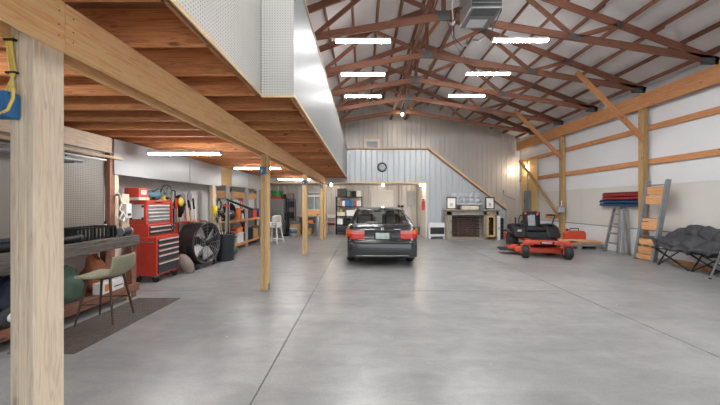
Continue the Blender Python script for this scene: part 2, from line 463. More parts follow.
for z in (3.43, 2.535):
    prev = YF
    for py in sorted(post_y)+[YB]:
        board('girt', (XR-.04, prev+(.0 if prev == YF else .142), z), (XR-.04, py, z), 0.038, 0.145, 'girt_fir', wall_right)
        prev = py
board('girt', (XR-.04, 11.34, .92), (XR-.04, 12.4, .92), 0.038, 0.145, 'girt_fir', wall_right)

wall_front = thing('wall_front', 'front wall with a wide overhead door opening', None, kind='structure')
MB().bx(XL-.2, -2.2, YF-.2, YF, -.01, 4.3).build('wall_sheet', 'wall_paint', wall_front)
MB().bx(6.2, XR+.2, YF-.2, YF, -.01, 4.3).build('wall_sheet', 'wall_paint', wall_front)
MB().bx(-2.2, 6.2, YF-.2, YF, 3.4, 4.3).build('wall_sheet', 'wall_paint', wall_front)
MB().prism([(XL-.2, 4.3), (XR+.2, 4.3), (XR+.2, roof_under(XR+.2)), (RX, roof_under(RX)), (XL-.2, roof_under(XL-.2))], YF-.2, YF, 'y').build('wall_sheet', 'wall_paint', wall_front)

# wall posts and the eave beam on the long wall
for i, py in enumerate(post_y):
    lab = ['treated timber wall post beside the metal plank rack', 'treated timber wall post with a diagonal brace board'][i] if i < 2 else 'treated timber wall post towards the overhead door opening'
    t = thing('wall_post', lab, 'post', (7.40, py, 0), group='timber posts along the white wall')
    for k in range(2):
        board('ply', (.035+k*.07, .07, 0), (.035+k*.07, .07, 3.95), 0.14, 0.069, 'treated_post', t, up=(1, 0, 0), bevel=.003)
eb = thing('eave_beam', 'long reddish timber eave beam on top of the wall posts', 'beam', (7.44, 0, 4.15))
prev = YF
for py in (1.48, 8.0, YB-.02):
    board('plank', (0, prev+.003, 0), (0, py, 0), 0.078, 0.39, 'girt_fir', eb, bevel=.003)
    prev = py

# roof trusses (scissor trusses on the eave beam)
BX0, BZ0, BZ1 = 7.36, 4.45, 5.38                   # heel and middle joint of the bottom chord
def bot(x): return BZ1-(BZ1-BZ0)/(BX0-RX)*abs(x-RX)
def make_truss():
    t = thing('roof_truss', 'reddish brown scissor truss spanning the pitched roof', 'truss', (0, 0, 0), group='roof trusses')
    T = 0.04
    for s in (-1, 1):
        xh = BX0+.1 if s > 0 else XL+.06
        board('top_chord', (xh, 0, chord_top(xh)), (RX, 0, RZ), T, .15, 'truss_fir', t, bevel=.003)
        board('bottom_chord', (xh, 0, max(bot(xh), chord_top(xh)-.12) if s < 0 else bot(xh)), (RX, 0, BZ1), T, .15, 'truss_fir', t, bevel=.003)
        xm = RX+s*2.75; xw = RX+s*1.45
        board('web', (RX, .0, BZ1), (xw, 0, chord_top(xw)), T, .09, 'truss_fir', t)
        board('web', (xm, 0, bot(xm)), (xw, 0, chord_top(xw)), T, .09, 'truss_fir', t)
        xq = RX+s*3.7
        board('web', (xm, 0, bot(xm)), (xq, 0, chord_top(xq)), T, .09, 'truss_fir', t)
        for x, z, w, h in ((xm, bot(xm), .22, .12), (xw, chord_top(xw), .16, .11), (xq, chord_top(xq), .13, .11)):
            for q in (-1, 1): MB().box((x, q*(T/2+.0015), z), (w, .003, h), ry=math.atan(RS*.6)*s).build('gusset_plate', 'plate_steel', t)
        for q in (-1, 1): MB().box((xh-s*.22, q*(T/2+.0015), chord_top(xh)+.0), (.26, .003, .13)).build('gusset_plate', 'plate_steel', t)
    board('king_post', (RX, 0, BZ1), (RX, 0, RZ), T, .09, 'truss_fir', t, up=(1, 0, 0))
    for z, w, h in ((BZ1, .24, .20), (RZ, .24, .18)):
        for q in (-1, 1): MB().box((RX, q*(T/2+.0015), z), (w, .003, h)).build('gusset_plate', 'plate_steel', t)
    return t
truss = make_truss(); truss.location.y = TY[0]
KIDS[truss.name] = list(truss.children_recursive)
for yy in TY[1:]:
    if yy < YB-.3: dup(truss, (0, yy, 0))
# knee braces from the wall posts up to the trusses, and the ridge bracing running along the building
for i, py in enumerate(post_y[:3]):
    labs = ['diagonal knee brace from wall post above the plank rack to truss', 'diagonal knee brace from the wall post by the corner', 'diagonal knee brace at the top edge of the roof']
    b_ = board('knee_brace', (7.40, py-.03, 3.12), (5.62, py-.03, 4.90), .038, .14, 'girt_fir', bevel=.003)
    tag(b_, labs[i], 'brace', 'knee braces')
for i, (x, dz) in enumerate(((RX+.34, .10), (RX-.36, .10))):
    b_ = board('ridge_brace', (x, YF+.1, bot(x)+dz+.04), (x, YB-.05, bot(x)+dz+.04), .04, .09, 'truss_fir', up=(1, 0, 0))
    tag(b_, 'long timber runner lying on the truss bottom chords near the middle', 'brace', 'runners over the bottom chords')
for i, (y0, y1) in enumerate(((6.30, 9.56), (9.56, 12.82))):
    b_ = board('sway_brace', (RX+.045, y0+.05, BZ1+.12), (RX+.045, y1-.05, RZ-.25), .04, .09, 'girt_fir')
    tag(b_, 'pale diagonal sway brace between truss king posts', 'brace', 'sway braces')
    b_ = board('sway_brace', (RX-.045, y0+.05, RZ-.25), (RX-.045, y1-.05, BZ1+.12), .04, .09, 'truss_fir')
    tag(b_, 'pale diagonal sway brace between truss king posts', 'brace', 'sway braces')

# ------------------------------------------------------------------ loft over the left bay
JB = 2.48                                          # underside of the joists
FX, PX, FY = -0.68, -0.99, 2.90                    # long fascia, pegboard fascia, where they meet
loft = thing('loft_platform', 'timber loft platform with exposed reddish joists over workbench', 'loft', (0, 0, 0))
jy = 3.32-.45*9
while jy < 12.40:
    xe = FX-.02 if jy > FY+.03 else PX-.02
    board('joist', (XL+.005, jy, JB+.1175), (xe, jy, JB+.1175), .038, .235, 'joist_fir', loft, bevel=.002)
    jy += .45
yy = -.75
while yy < 12.4:                                    # deck sheets
    ye = min(yy+1.22, 12.42)
    xe = FX-.02 if yy > 2.0 else PX-.02
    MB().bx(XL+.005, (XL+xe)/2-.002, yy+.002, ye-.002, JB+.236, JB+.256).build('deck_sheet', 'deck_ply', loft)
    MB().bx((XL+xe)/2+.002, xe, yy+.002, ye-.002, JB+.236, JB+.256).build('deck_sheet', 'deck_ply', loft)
    yy = ye
board('rim_joist', (FX-.019, FY, JB+.1175), (FX-.019, 12.42, JB+.1175), .037, .235, 'joist_fir', loft)
board('rim_joist', (PX-.019, -.75, JB+.1175), (PX-.019, FY, JB+.1175), .037, .235, 'joist_fir', loft)

FT = 3.72
fascia = thing('loft_fascia', 'long glossy white panel railing with wood cap along loft edge', 'railing', (FX, 0, JB))
y = FY
while y < 12.42:
    ye = min(y+2.44, 12.43)
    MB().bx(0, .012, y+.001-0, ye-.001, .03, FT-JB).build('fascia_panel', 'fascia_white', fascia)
    y = ye
board('cap_rail', (.0, FY, FT-JB+.012), (.0, 12.43, FT-JB+.012), .05, .024, 'trim_pine', fascia)
board('bottom_trim', (.004, FY, .015), (.004, 12.43, .015), .022, .03, 'trim_pine', fascia)
peg = thing('pegboard_fascia', 'white pegboard railing panels at the near loft edge', 'railing', (PX, 0, JB))
MB().bx(0, .006, -.75, 1.02, .03, 1.30).build('pegboard_panel', 'peg_white', peg)
MB().bx(0, .006, 1.024, FY, .03, 1.30).build('pegboard_panel', 'peg_white', peg)
MB().bx(.008, FX-PX+.012, FY-.006, FY, .012, 1.30).build('pegboard_panel', 'peg_white_front', peg)
MB().bx(.0, .008, FY-.012, FY-.002, .03, 1.30).build('corner_bead', 'charcoal', peg)
board('bottom_trim', (.002, -.75, .015), (.002, FY, .015), .022, .03, 'trim_pine', peg)
board('bottom_trim', (.012, FY-.003, .0), (FX-PX+.012, FY-.003, .0), .016, .022, 'trim_pine', peg)

# posts and the double beam that carry the loft
BT, BB = JB, 2.235
beam = thing('loft_beam', 'double pine beam with nailed butt joints carrying loft joists', 'beam', (-1.57, 0, BB))
cuts = [-.75, 1.545, 5.02, 8.50, 12.20]
for a, b in zip(cuts[:-1], cuts[1:]):
    board('beam_plank', (.0195, a+.0015, .1225), (.0195, b-.0015, .1225), .038, .245, 'beam_pine', beam, bevel=.003)
    board('beam_plank', (-.1345, a+.0015, .1225), (-.1345, b-.0015, .1225), .038, .245, 'beam_pine', beam, bevel=.003)
nl = MB()
for a in cuts[1:-1]:
    for dy in (-.035, .04):
        for z in (.06, .115, .185):
            nl.cyl((.0385, a+dy+random.uniform(-.003, .003), z), (.040, a+dy, z), .0035, n=6)
nl.build('nail_heads', 'charcoal', beam)
pl = ['thick pine post with knots and yellow cables beside workbench', 'pine loft post with metal base between trash can and car',
      'slim pine loft post in front of the white hutch shelf', 'pale pine loft post by the folded white chair']
for i, (py, lab) in enumerate(zip((1.43, 4.93, 8.35, 11.75), pl)):
    t = thing('loft_post', lab, 'post', (-1.684, py, 0), group='posts under the loft beam')
    for k in range(3):
        board('ply', (.019+k*.038, .074, 0.012), (.019+k*.038, .074, BT-.002), .037, .148-.004*(k == 1), 'post_pine' if i == 0 else 'honey_pine', t, up=(0, 1, 0), bevel=.0035)
    bs = MB().bx(-.006, .12, -.006, .154, 0, .012)
    bs.bx(-.006, -.001, .02, .13, .012, .11).bx(.1145, .12, .02, .13, .012, .11)
    bs.build('base_bracket', 'steel_grey', t)
t = thing('loft_post', 'pine jamb post standing against the loft walkway opening', 'post', (-1.60, 12.28, 0), group='posts under the loft beam')
for k in range(2):
    board('ply', (.019+k*.038, .074, 0.0), (.019+k*.038, .074, BB-.0), .0375, .14, 'honey_pine', t, up=(0, 1, 0), bevel=.002)

# outlet boxes on the posts
def outlet(loc, label, ):
    t = thing('outlet_box', label, 'outlet box', loc, group='blue outlet boxes on the loft posts')
    MB().bx(-.045, .045, -.065, 0, -.06, .06).build('housing', 'box_blue', t, bevel=.006)
    MB().bx(-.042, .042, -.069, -.065, -.056, .056).build('cover', 'box_blue', t, bevel=.002)
    MB().bx(-.012, .012, -.0705, -.069, -.02, .012).build('sticker', 'paper', t)
    return t
o1 = outlet((-1.674, 1.428, H+.455), 'blue outlet box fed by yellow cables on knotty pine post')
outlet((-1.64, 4.928, 1.98), 'blue outlet box on post with metal base')
outlet((-1.64, 8.348, 2.02), 'blue outlet box on slim loft post before the hutch')
outlet((-1.64, 11.748, 2.10), 'blue outlet box on pale loft post by folded chair')
cb = thing('cable_run', 'yellow electric cables strapped to the knotty pine post', 'cable', (-1.655, 1.424, H+.5))
for k in range(3):
    x = -.018+k*.011
    MB().tube([(x-.01, -.03, -.02), (x+.05-.03*k, -.03, .02), (x+.01, -.008, .12), (x-.004, -.006, .2), (x-.012, -.006, .27), (x-.018, .03, .34)], .0046, 8).build('cable', 'cable_yellow', cb)
MB().tube([(.0, -.062, -.1), (.04, -.06, -.075), (.052, -.05, -.02), (.03, -.03, .03)], .006, 8).build('cable', 'cable_yellow', cb)
for z in (.115, .27):
    MB().box((-.01 if z > .2 else -.002, -.008, z), (.05, .016, .009)).build('zip_tie', 'black', cb)
w_ = MB()
w_.tube([(-1.60, 4.925, 2.04), (-1.60, 4.925, 2.20)], .012, 8)
tag(w_.build('cable_drop', 'orange'), 'short orange cable drop above outlet on metal based post', 'cable')

# walkway wall at the back with the stair wall
SY = 12.45
walk = thing('loft_walkway', 'pale ribbed walkway wall and stair wall with wooden handrail', 'walkway', (0, SY, 0))
def top_line(x): return 3.70 if x < 2.72 else max(0.02, 3.70-(x-2.72)*0.775)
ribbed(walk, FX+.012, 2.66, 0, lambda x: 2.30, lambda x: 3.70, 'siding_white')
ribbed(walk, 2.66, 5.90, 0, lambda x: 0.0, lambda x: top_line(x), 'siding_white')
MB().bx(XL+.01, FX+.0, .0, .03, 2.30, 3.70).build('siding_panel', 'siding_white', walk)
MB().bx(XL+.01, 2.66, .03, YB-SY-.03, 2.31, 2.36).build('soffit', 'drywall', walk)
MB().bx(XL+.01, 2.66, .03, YB-SY-.03, 2.36, 2.60).build('deck', 'deck_ply', walk)
board('header_trim', (XL+.02, -.018, 2.30), (2.66, -.018, 2.30), .03, .05, 'trim_pine', walk)
board('cap_rail', (FX+.03, -.012, 3.715), (2.74, -.012, 3.715), .10, .045, 'trim_pine', walk)
board('under_rail', (FX+.03, -.03, 3.675), (2.72, -.03, 3.675), .02, .035, 'bench_wood', walk)
board('hand_rail', (2.70, -.03, 3.735), (5.92, -.03, 1.24), .12, .07, 'trim_pine', walk)
board('under_rail', (2.70, -.045, 3.66), (5.92, -.045, 1.165), .03, .06, 'bench_wood', walk)
board('end_trim', (5.91, -.01, 0), (5.91, -.01, 1.2), .06, .04, 'siding_white', walk)
MB().bx(2.665, 5.9, .035, .06, 0, 1.2).build('stair_backing', 'wall_paint', walk)
MB().bx(2.60, 2.66, .0, YB-SY-.03, 0, 2.31).build('end_wall', 'drywall', walk)
for k in range(13):
    MB().bx(2.75+k*.245, 3.03+k*.245, .07, 1.05, 2.60-.195*(k+1)-.04, 2.60-.195*(k+1)).build('stair_tread', 'plywood', walk)

# doors
d1 = thing('door_1', 'white door on the loft walkway', None, (0, YB-.025, 0), kind='structure')
x0, x1 = -.02, .90
MB().bx(x0, x1, -.03, 0, 2.60, 4.60).build('frame', 'trim_pine', d1)
MB().bx(x0+.07, x1-.07, -.05, -.03, 2.60, 4.53).build('slab', 'door_white', d1)
MB().bx(x0+.2, x1-.2, -.056, -.05, 3.3, 4.40).build('pane', 'window_grey', d1)
d2 = thing('door_2', 'white panelled door in the room under the walkway', None, (.93, YB-.025, 0), kind='structure')
MB().bx(-.53, .53, -.03, 0, 0, 2.08).build('frame', 'door_white', d2)
MB().bx(-.46, .46, -.045, -.03, 0.01, 2.01).build('slab', 'door_white', d2)
for zz in (.25, .75, 1.25, 1.65):
    MB().bx(-.38, .38, -.053, -.045, zz, zz+.32).build('door_panel', 'door_white', d2, bevel=.004)
MB().cyl((.40, -.1, .98), (.40, -.045, .98), .03).build('door_knob', 'chrome', d2)

# ------------------------------------------------------------------ lamps
def shop_light(label, group, mat, L, drop, loc):
    t = thing('shop_light', label, 'light', loc, group=group)
    MB().prism([(-.055, .0), (.055, .0), (.035, .045), (-.035, .045)], -L/2, L/2, 'x').build('housing', 'white', t)
    MB().prism([(-.045, -.028), (.045, -.028), (.052, -.0005), (-.052, -.0005)], -L/2+.012, L/2-.012, 'x').build('diffuser', mat, t, bevel=.006)
    for s in (-1, 1):
        MB().bx(min(s*(L/2), s*(L/2-.012)), max(s*(L/2), s*(L/2-.012)), -.056, .056, -.03, .0).build('end_cap', 'white', t)
        MB().cyl((s*L*.36, 0, .045), (s*L*.36, 0, drop), .003, n=6).build('hanger', 'steel_grey', t)
    return t
lab_r = 'long white LED shop light hanging from a roof truss'
first = None
for yy in TY[1:8]:  # the near rows, out of view, are added to brighten the room
    for x in (0.0, 3.30):
        if x == 0.0 and 2 < yy < 5: continue
        z = bot(x)-.075-.17
        if first is None:
            first = shop_light(lab_r, 'LED lights under the roof trusses', 'led', 1.16, .17, (x, yy, z))
            KIDS[first.name] = list(first.children)
        else: dup(first, (x, yy, z))
for label, x, yy, z in (('white shop light under the loft joists near the tool chest', -3.03, 5.12, 2.30),
                        ('white shop light under the loft above the trash can', -2.74, 7.82, 2.36),
                        ('white shop light under the loft before the fridge', -2.62, 11.42, 2.36),
                        ('white shop light added under the loft to brighten the near floor', -3.25, 1.52, 2.31)):  # added out of view to lift the near floor and bench
    shop_light(label, 'shop lights under the loft joists', 'led_low', 1.22, JB-z, (x, yy, z))
# small bulbs
def bulb(label, loc, flip=False):
    t = thing('bulb_lamp', label, 'lamp', loc, group='small round bulbs')
    MB().cyl((0, 0, 0), (0, 0, .04), .05, .04, n=14).build('socket', 'sconce_shade', t)
    MB().sph((0, 0, -.045), .045).build('bulb', 'bulb', t)
bulb('round bulb under the middle joint of the last truss', (RX-.02, 12.75, BZ1-.13))
for i, x in enumerate((-1.35, .85, 2.45)):
    bulb(['round bulb on walkway soffit by the black shelf', 'round bulb on walkway soffit above the car', 'round bulb on walkway soffit above fire extinguisher'][i], (x, 12.75, 2.255))
sc = thing('wall_sconce', 'warm glowing wall lamp on plywood in the far corner', 'lamp', (7.50, 13.75, 3.05))
MB().cyl((.05, 0, 0), (0, 0, 0), .06, n=14).build('base', 'sconce_shade', sc)
MB().sph((-.05, 0, 0), .055).build('bulb', 'bulb', sc)

# gas heater hung from the roof
ht = thing('unit_heater', 'grey box unit heater hung under the roof trusses', 'heater', (1.95, 5.0, 4.52))
MB().bx(-.25, .25, -.28, .28, 0, .52).build('case', 'stainless', ht, bevel=.008)
MB().bx(-.16, .14, .02, .24, -.006, 0).build('label_plate', 'white', ht)
MB().bx(-.235, .235, -.285, -.28, .03, .49).build('outlet_frame', 'dark_steel', ht)
for k in range(8):
    MB().box((0, -.30, .07+k*.055), (.45, .04, .006), rx=.6).build('louver', 'aluminium', ht)
for k in range(6):
    MB().bx(-.2, .2, -.25+k*.03, -.24+k*.03, -.003, 0).build('vent_slot', 'dark_steel', ht)
for sx in (-.22, .22):
    for sy in (-.25, .25):
        MB().cyl((sx, sy, .52), (sx, sy, 1.05), .006, n=6).build('hanger_rod', 'steel_grey', ht)
MB().tube([(-.27, .1, .25), (-.36, .1, .2), (-.40, .15, .02), (-.33, .35, -.12), (-.1, .6, -.14), (.1, .9, .02), (.2, 1.2, .3)], .012, 8).build('power_cord', 'charcoal', ht)
MB().tube([(-.40, .15, .05), (-.42, .15, .3), (-.40, .15, .7)], .01, 8).build('cable', 'white', ht)
MB().cyl((-.42, .12, -.02), (-.38, .18, .06), .025).build('plug', 'white', ht)
MB().tube([(.27, 0, .3), (.36, 0, .15), (.33, .3, -.02), (.25, .7, .02), (.3, 1.1, .25)], .012, 8).build('gas_hose', 'dark_steel', ht)
MB().tube([(.3, 0, .5), (.36, .1, .3), (.30, .3, .05), (.2, .6, .1)], .01, 8).build('cable', 'charcoal', ht)
cord = MB().tube([(1.75, 6.2, 5.2), (1.9, 6.22, 4.75), (2.2, 6.22, 4.35), (2.5, 6.22, 4.45), (2.66, 6.28, 4.75)], .006, 6)
tag(cord.build('hanging_cord', 'charcoal'), 'thin dark cord looping below the truss between lights', 'cord')

# ------------------------------------------------------------------ the car (parked nose in, tail towards the room)
CARZ = .965
car = thing('sedan_car', 'dark grey four door sedan seen from behind with red tail lamps', 'car', (.44, 6.72, 0)); car.scale = (1, 1, CARZ)
st = [  # y, half width, bottom, top, bulge
 (0.00,.66,.30,.56),(0.02,.735,.26,.60),(0.05,.765,.235,.625),(0.085,.785,.22,.635),(0.10,.79,.215,.70),(0.115,.79,.21,.86),(0.15,.795,.205,.945),
 (0.22,.80,.20,.985),(0.40,.82,.19,1.0),(0.50,.83,.19,1.0),(0.58,.835,.19,1.0),(0.66,.84,.19,.995),(0.74,.843,.19,.99),(0.85,.845,.19,.985),
 (0.96,.847,.19,.98),(1.04,.848,.19,.98),(1.12,.85,.19,.975),(1.22,.85,.18,.97),(1.7,.85,.18,.96),(2.3,.85,.18,.95),(2.9,.85,.18,.945),
 (3.10,.85,.18,.94),(3.20,.848,.18,.935),(3.28,.845,.18,.93),(3.38,.843,.18,.92),(3.48,.84,.18,.91),(3.60,.835,.18,.89),(3.70,.825,.19,.87),(3.80,.81,.2,.85),
 (4.1,.77,.2,.79),(4.3,.70,.22,.70),(4.40,.62,.26,.60),(4.45,.52,.32,.5)]
wheels_y = (0.85, 3.47)
vs = []; NP = 12
for (y, w, zb, zt) in st:
    za = zb+.012
    for yw in wheels_y:
        if abs(y-yw) < .33: za = max(za, .30+math.sqrt(.33**2-(y-yw)**2))
    h = zt-zb
    zm = max(za+.03, zb+.42*h); zs = max(zm+.02, zb+.72*h)
    pr = [(0, zb), (w*.74, zb), (w*.75, max(zb+.005, za-.01)), (w*.985, za), (w, za+.02), (w*1.004, zm), (w*.99, zs), (w*.955, max(zs+.01, zt-.055)),
          (w*.915, zt-.016), (w*.83, zt), (w*.4, zt+.008), (0, zt+.01)]
    vs += [(-x, y, z) for x, z in pr[::-1]]+[(x, y, z) for x, z in pr[1:-1]]
n = 2*NP-2
fs = [(j*n+i, (j+1)*n+i, (j+1)*n+(i+1) % n, j*n+(i+1) % n) for j in range(len(st)-1) for i in range(n)]
fs += [list(range(n)), list(range((len(st)-1)*n, len(st)*n))[::-1]]
b = MB(); b.add(vs, fs, True); body = b.build('body', 'car_paint', car)
# cabin: roof skin and pillars
def hw(z): return .735-(z-.97)*.47                    # tumblehome
def rear_y(z): return .56+(z-.97)*1.30
def front_y(z): return 3.20-(z-.93)*1.95
ROOF = [(1.00, 1.325), (1.12, 1.365), (1.35, 1.388), (1.7, 1.395), (2.05, 1.388), (2.25, 1.365), (2.36, 1.335)]
def roof_pt(u, v):
    k = v*(len(ROOF)-1); i = min(int(k), len(ROOF)-2); f = k-i
    y = ROOF[i][0]*(1-f)+ROOF[i+1][0]*f; z = ROOF[i][1]*(1-f)+ROOF[i+1][1]*f
    x = (u*2-1); return (x*.585, y, z-.035*abs(x)**3)
MB().grid(roof_pt, 12, 12).build('roof', 'car_paint', car, solid=.015)
def strip(pts0, pts1):
    q = MB(); k = len(pts0)
    q.add(list(pts0)+list(pts1), [(i, i+1, k+i+1, k+i) for i in range(k-1)]); return q
for s in (-1, 1):
    cp = strip([(s*.755, .60, .985), (s*.60, 1.02, 1.31)], [(s*.765, 1.02, .985), (s*.605, 1.28, 1.355)])
    cp.add([(s*.755, .60, .985), (s*.60, 1.02, 1.31), (s*.54, 1.00, 1.325), (s*.67, .56, .995)], [(0, 1, 2, 3)])
    cp.build('rear_pillar', 'car_paint', car, solid=.02)
    strip([(s*.76, 3.10, .94), (s*.59, 2.33, 1.335)], [(s*.765, 2.98, .94), (s*.60, 2.27, 1.345)]).build('front_pillar', 'car_paint', car, solid=.025)
    strip([(s*.772, 1.92, .965), (s*.605, 1.86, 1.365)], [(s*.772, 2.02, .965), (s*.605, 1.96, 1.365)]).build('door_pillar', 'car_dark', car, solid=.02)
    strip([(s*.768, 1.02, .975), (s*.604, 1.28, 1.355)], [(s*.772, 1.92, .965), (s*.605, 1.86, 1.365)]).build('side_window', 'car_glass', car)
    strip([(s*.772, 2.02, .965), (s*.605, 1.96, 1.365)], [(s*.765, 2.98, .94), (s*.60, 2.27, 1.345)]).build('side_window', 'car_glass', car)
    # mirrors
    MB().sph((s*.93, 2.72, 1.0), (.10, .06, .065), 10, 8).build('door_mirror', 'car_dark', car)
    # tail lamp: curved strip around the corner
    path = [(.42, .10), (.56, .096), (.68, .10), (.755, .13), (.80, .20), (.822, .34)]
    def lens(name, a, c, z0, z1, mat, out=.016):
        q = MB(); pts = path[a:c+1]; k = len(pts); v_ = []
        for (x, y) in pts:
            ox = out*.2 if x < .7 else out*1.0; oy = -out
            for zz in (z0, z1): v_.append((s*(x+ox), y+oy, zz))
            for zz in (z0, z1): v_.append((s*(x-.03), y+.03, zz))
        f_ = []
        for i in range(k-1):
            A, B = i*4, (i+1)*4
            f_ += [(A, B, B+1, A+1), (A+1, B+1, B+3, A+3), (A, A+2, B+2, B)]
        f_ += [(0, 1, 3, 2), ((k-1)*4, (k-1)*4+2, (k-1)*4+3, (k-1)*4+1)]
        q.add(v_, f_, False); o = q.build(name, mat, car); return o
    lens('tail_lamp', 0, 5, .665, .775, 'lens_red')
    lens('brake_lens', 2, 5, .775, .875, 'lens_amber')
    lens('reverse_lens', 0, 2, .775, .855, 'lens_clear')
MB().grid(lambda u, v: ((u*2-1)*(.665*(1-v)+.535*v), .545+v*.445, .995+v*.335-.0*(u*2-1)**2), 6, 4).build('rear_window', 'car_glass', car)
MB().grid(lambda u, v: ((u*2-1)*(.74*(1-v)+.57*v), 3.10-v*.76, .945+v*.395), 6, 4).build('windshield', 'car_glass', car)
# interior
MB().bx(-.64, .64, .62, 1.0, .93, .965).build('parcel_shelf', 'charcoal', car)
for sx in (-.36, .36):
    q = MB(); q.box((sx, 1.16, .93), (.5, .12, .42), rx=-.2); q.build('rear_seat', 'charcoal', car, bevel=.03)
    q = MB(); q.box((sx, 2.05, .92), (.48, .13, .5), rx=-.2); q.box((sx, 2.10, 1.20), (.26, .09, .16), rx=-.2); q.build('front_seat', 'charcoal', car, bevel=.03)
MB().bx(-.66, .66, 2.78, 2.98, .8, .96).build('dashboard', 'charcoal', car)
MB().box((0, 2.32, 1.25), (.22, .02, .06)).build('inside_mirror', 'black', car)
MB().sph((-.22, .82, .98), (.18, .1, .05), 10, 6).build('paper_pile', 'paper', car)
# bumper details, plate, emblem, exhaust
MB().grid(lambda u, v: ((u*2-1)*.745, -.012+.07*abs(u*2-1)**6, .585-v*.028), 20, 1).build('bumper_trim', 'charcoal', car, solid=.012)
MB().grid(lambda u, v: ((u*2-1)*.72, .002+.06*abs(u*2-1)**6, .285-v*.022), 20, 1).build('lower_trim', 'steel_grey', car, solid=.01)
MB().bx(-.19, .19, .088, .1, .635, .82).build('plate_recess', 'car_dark', car)
pt = MB().bx(-.155, .155, .072, .082, .655, .80).build('license_plate', 'plate_paint', car, bevel=.004)
MB().bx(-.26, .26, .085, .104, .825, .85).build('plate_garnish', 'car_dark', car, bevel=.004)
em = MB()                                            # the maker's mark: an H in a rounded frame
em.bx(-.024, -.014, .098, .104, .868, .915).bx(.014, .024, .098, .104, .868, .915).bx(-.016, .016, .098, .104, .886, .896)
em.tube([(-.036, .1, .925), (-.03, .1, .862), (.03, .1, .862), (.036, .1, .925), (-.036, .1, .925)], .0035, 6)
em.build('badge', 'chrome', car)
MB().bx(.27, .42, .099, .104, .875, .888).build('model_script', 'chrome', car)
MB().cyl((.22, .38, .215), (.22, .22, .205), .025, n=12).build('exhaust', 'dark_steel', car)
MB().bx(-.5, .5, .3, 4.2, .17, .22).build('underbody', 'black', car)
def wheel(parent, x, y, s):
    q = MB(); m = Euler((0, PI/2, 0)).to_matrix()
    q.lathe([(.19, -.09), (.27, -.095), (.298, -.075), (.302, 0), (.298, .075), (.27, .095), (.19, .09)], (x, y, .302), 28, m)
    w = q.build('tire', 'rubber', parent)
    q = MB(); q.lathe([(.03, .085), (.05, .08), (.17, .05), (.195, .085), (.2, .0)] if s > 0 else [(.2, .0), (.195, -.085), (.17, -.05), (.05, -.08), (.03, -.085)], (x, y, .302), 24, m)
    q.build('hub_cap', 'aluminium', w)
for yw in wheels_y:
    for s in (-1, 1): wheel(car, s*.735, yw, s)

# ------------------------------------------------------------------ zero turn mower
p1, p2 = G(525.4, 257.8), G(567.8, 259.4)
ax = (p2-p1).normalized(); mang = math.atan2(ax.y, ax.x)
half = (p2-p1).length/2
mo = thing('zero_turn_mower', 'red zero turn riding mower with black seat and front casters', 'mower', ((p1.x+p2.x)/2, (p1.y+p2.y)/2, 0), mang)
# local: +x towards its own left side as seen from the front, +y backwards
for s in (-1, 1):
    c = MB(); m = Euler((0, PI/2, .15*s)).to_matrix()
    c.lathe([(.07, -.075), (.135, -.08), (.16, -.055), (.163, 0), (.16, .055), (.135, .08), (.07, .075)], (s*half, 0, .163), 22, m)
    w = c.build('caster_wheel', 'rubber', mo)
    MB().cyl((s*half-.085, 0, .163), (s*half+.085, 0, .163), .06, n=14).build('rim', 'charcoal', w)
    fk = MB(); fk.box((s*half-.10, .0, .23), (.016, .05, .24)); fk.box((s*half+.10, .0, .23), (.016, .05, .24)); fk.box((s*half, 0, .35), (.22, .07, .02))
    fk.cyl((s*half, 0, .35), (s*half, 0, .47), .035, n=12); fk.build('caster_fork', 'mower_red', mo)
    MB().prism([(.06, .36), (.06, .44), (-.06, .46), (-.06, .38)], s*half-.06, s*half+.06, 'x').build('fork_mount', 'mower_red', mo, bevel=.01)
MB().prism([(-half, -.04), (half, -.04), (half, .06), (half-.12, .12), (-half+.12, .12), (-half, .06)], .38, .46, 'z').build('front_beam', 'mower_red', mo, bevel=.015)
MB().bx(-.30, .30, -.055, -.02, .375, .455).build('front_plate', 'mower_red', mo, bevel=.008)
MB().bx(-.17, .17, -.060, -.055, .39, .44).build('decal', 'black', mo)
MB().bx(-.12, .12, -.062, -.060, .405, .425).build('lettering_strip', 'white', mo)
for s in (-1, 1):
    MB().prism([(.05, .33), (.05, .43), (1.35, .47), (1.35, .37)], s*.30-.035, s*.30+.035, 'x').build('frame_rail', 'mower_red', mo, bevel=.008)
dk = MB(); dk.prism([(-.66, .36), (-.48, .26), (-.2, .24), (.2, .24), (.48, .26), (.66, .36), (.72, .62), (.66, .86), (.2, .95), (-.2, .95), (-.66, .86), (-.72, .62)], .10, .25, 'z')
dk.build('cutting_deck', 'mower_red', mo, bevel=.03)
for x in (-.43, 0, .43):
    MB().cyl((x, .58, .25), (x, .58, .34), .11, .09, n=18).build('spindle_cover', 'black', mo)
MB().prism([(-.70, .40), (-1.02, .46), (-1.04, .80), (-.70, .86)], .12, .17, 'z').build('discharge_chute', 'rubber', mo, bevel=.01)
MB().prism([(-.70, .42), (-.80, .44), (-.80, .82), (-.70, .84)], .17, .22, 'z').build('chute_hinge', 'mower_red', mo)
MB().bx(-.28, .28, .12, .75, .45, .475).build('footrest', 'black', mo, bevel=.008)
ft = MB(); ft.prism([(.62, .475), (.75, .475), (.80, .62), (.72, .62)], -.27, .27, 'x'); ft.build('front_panel', 'black', mo, bevel=.02)
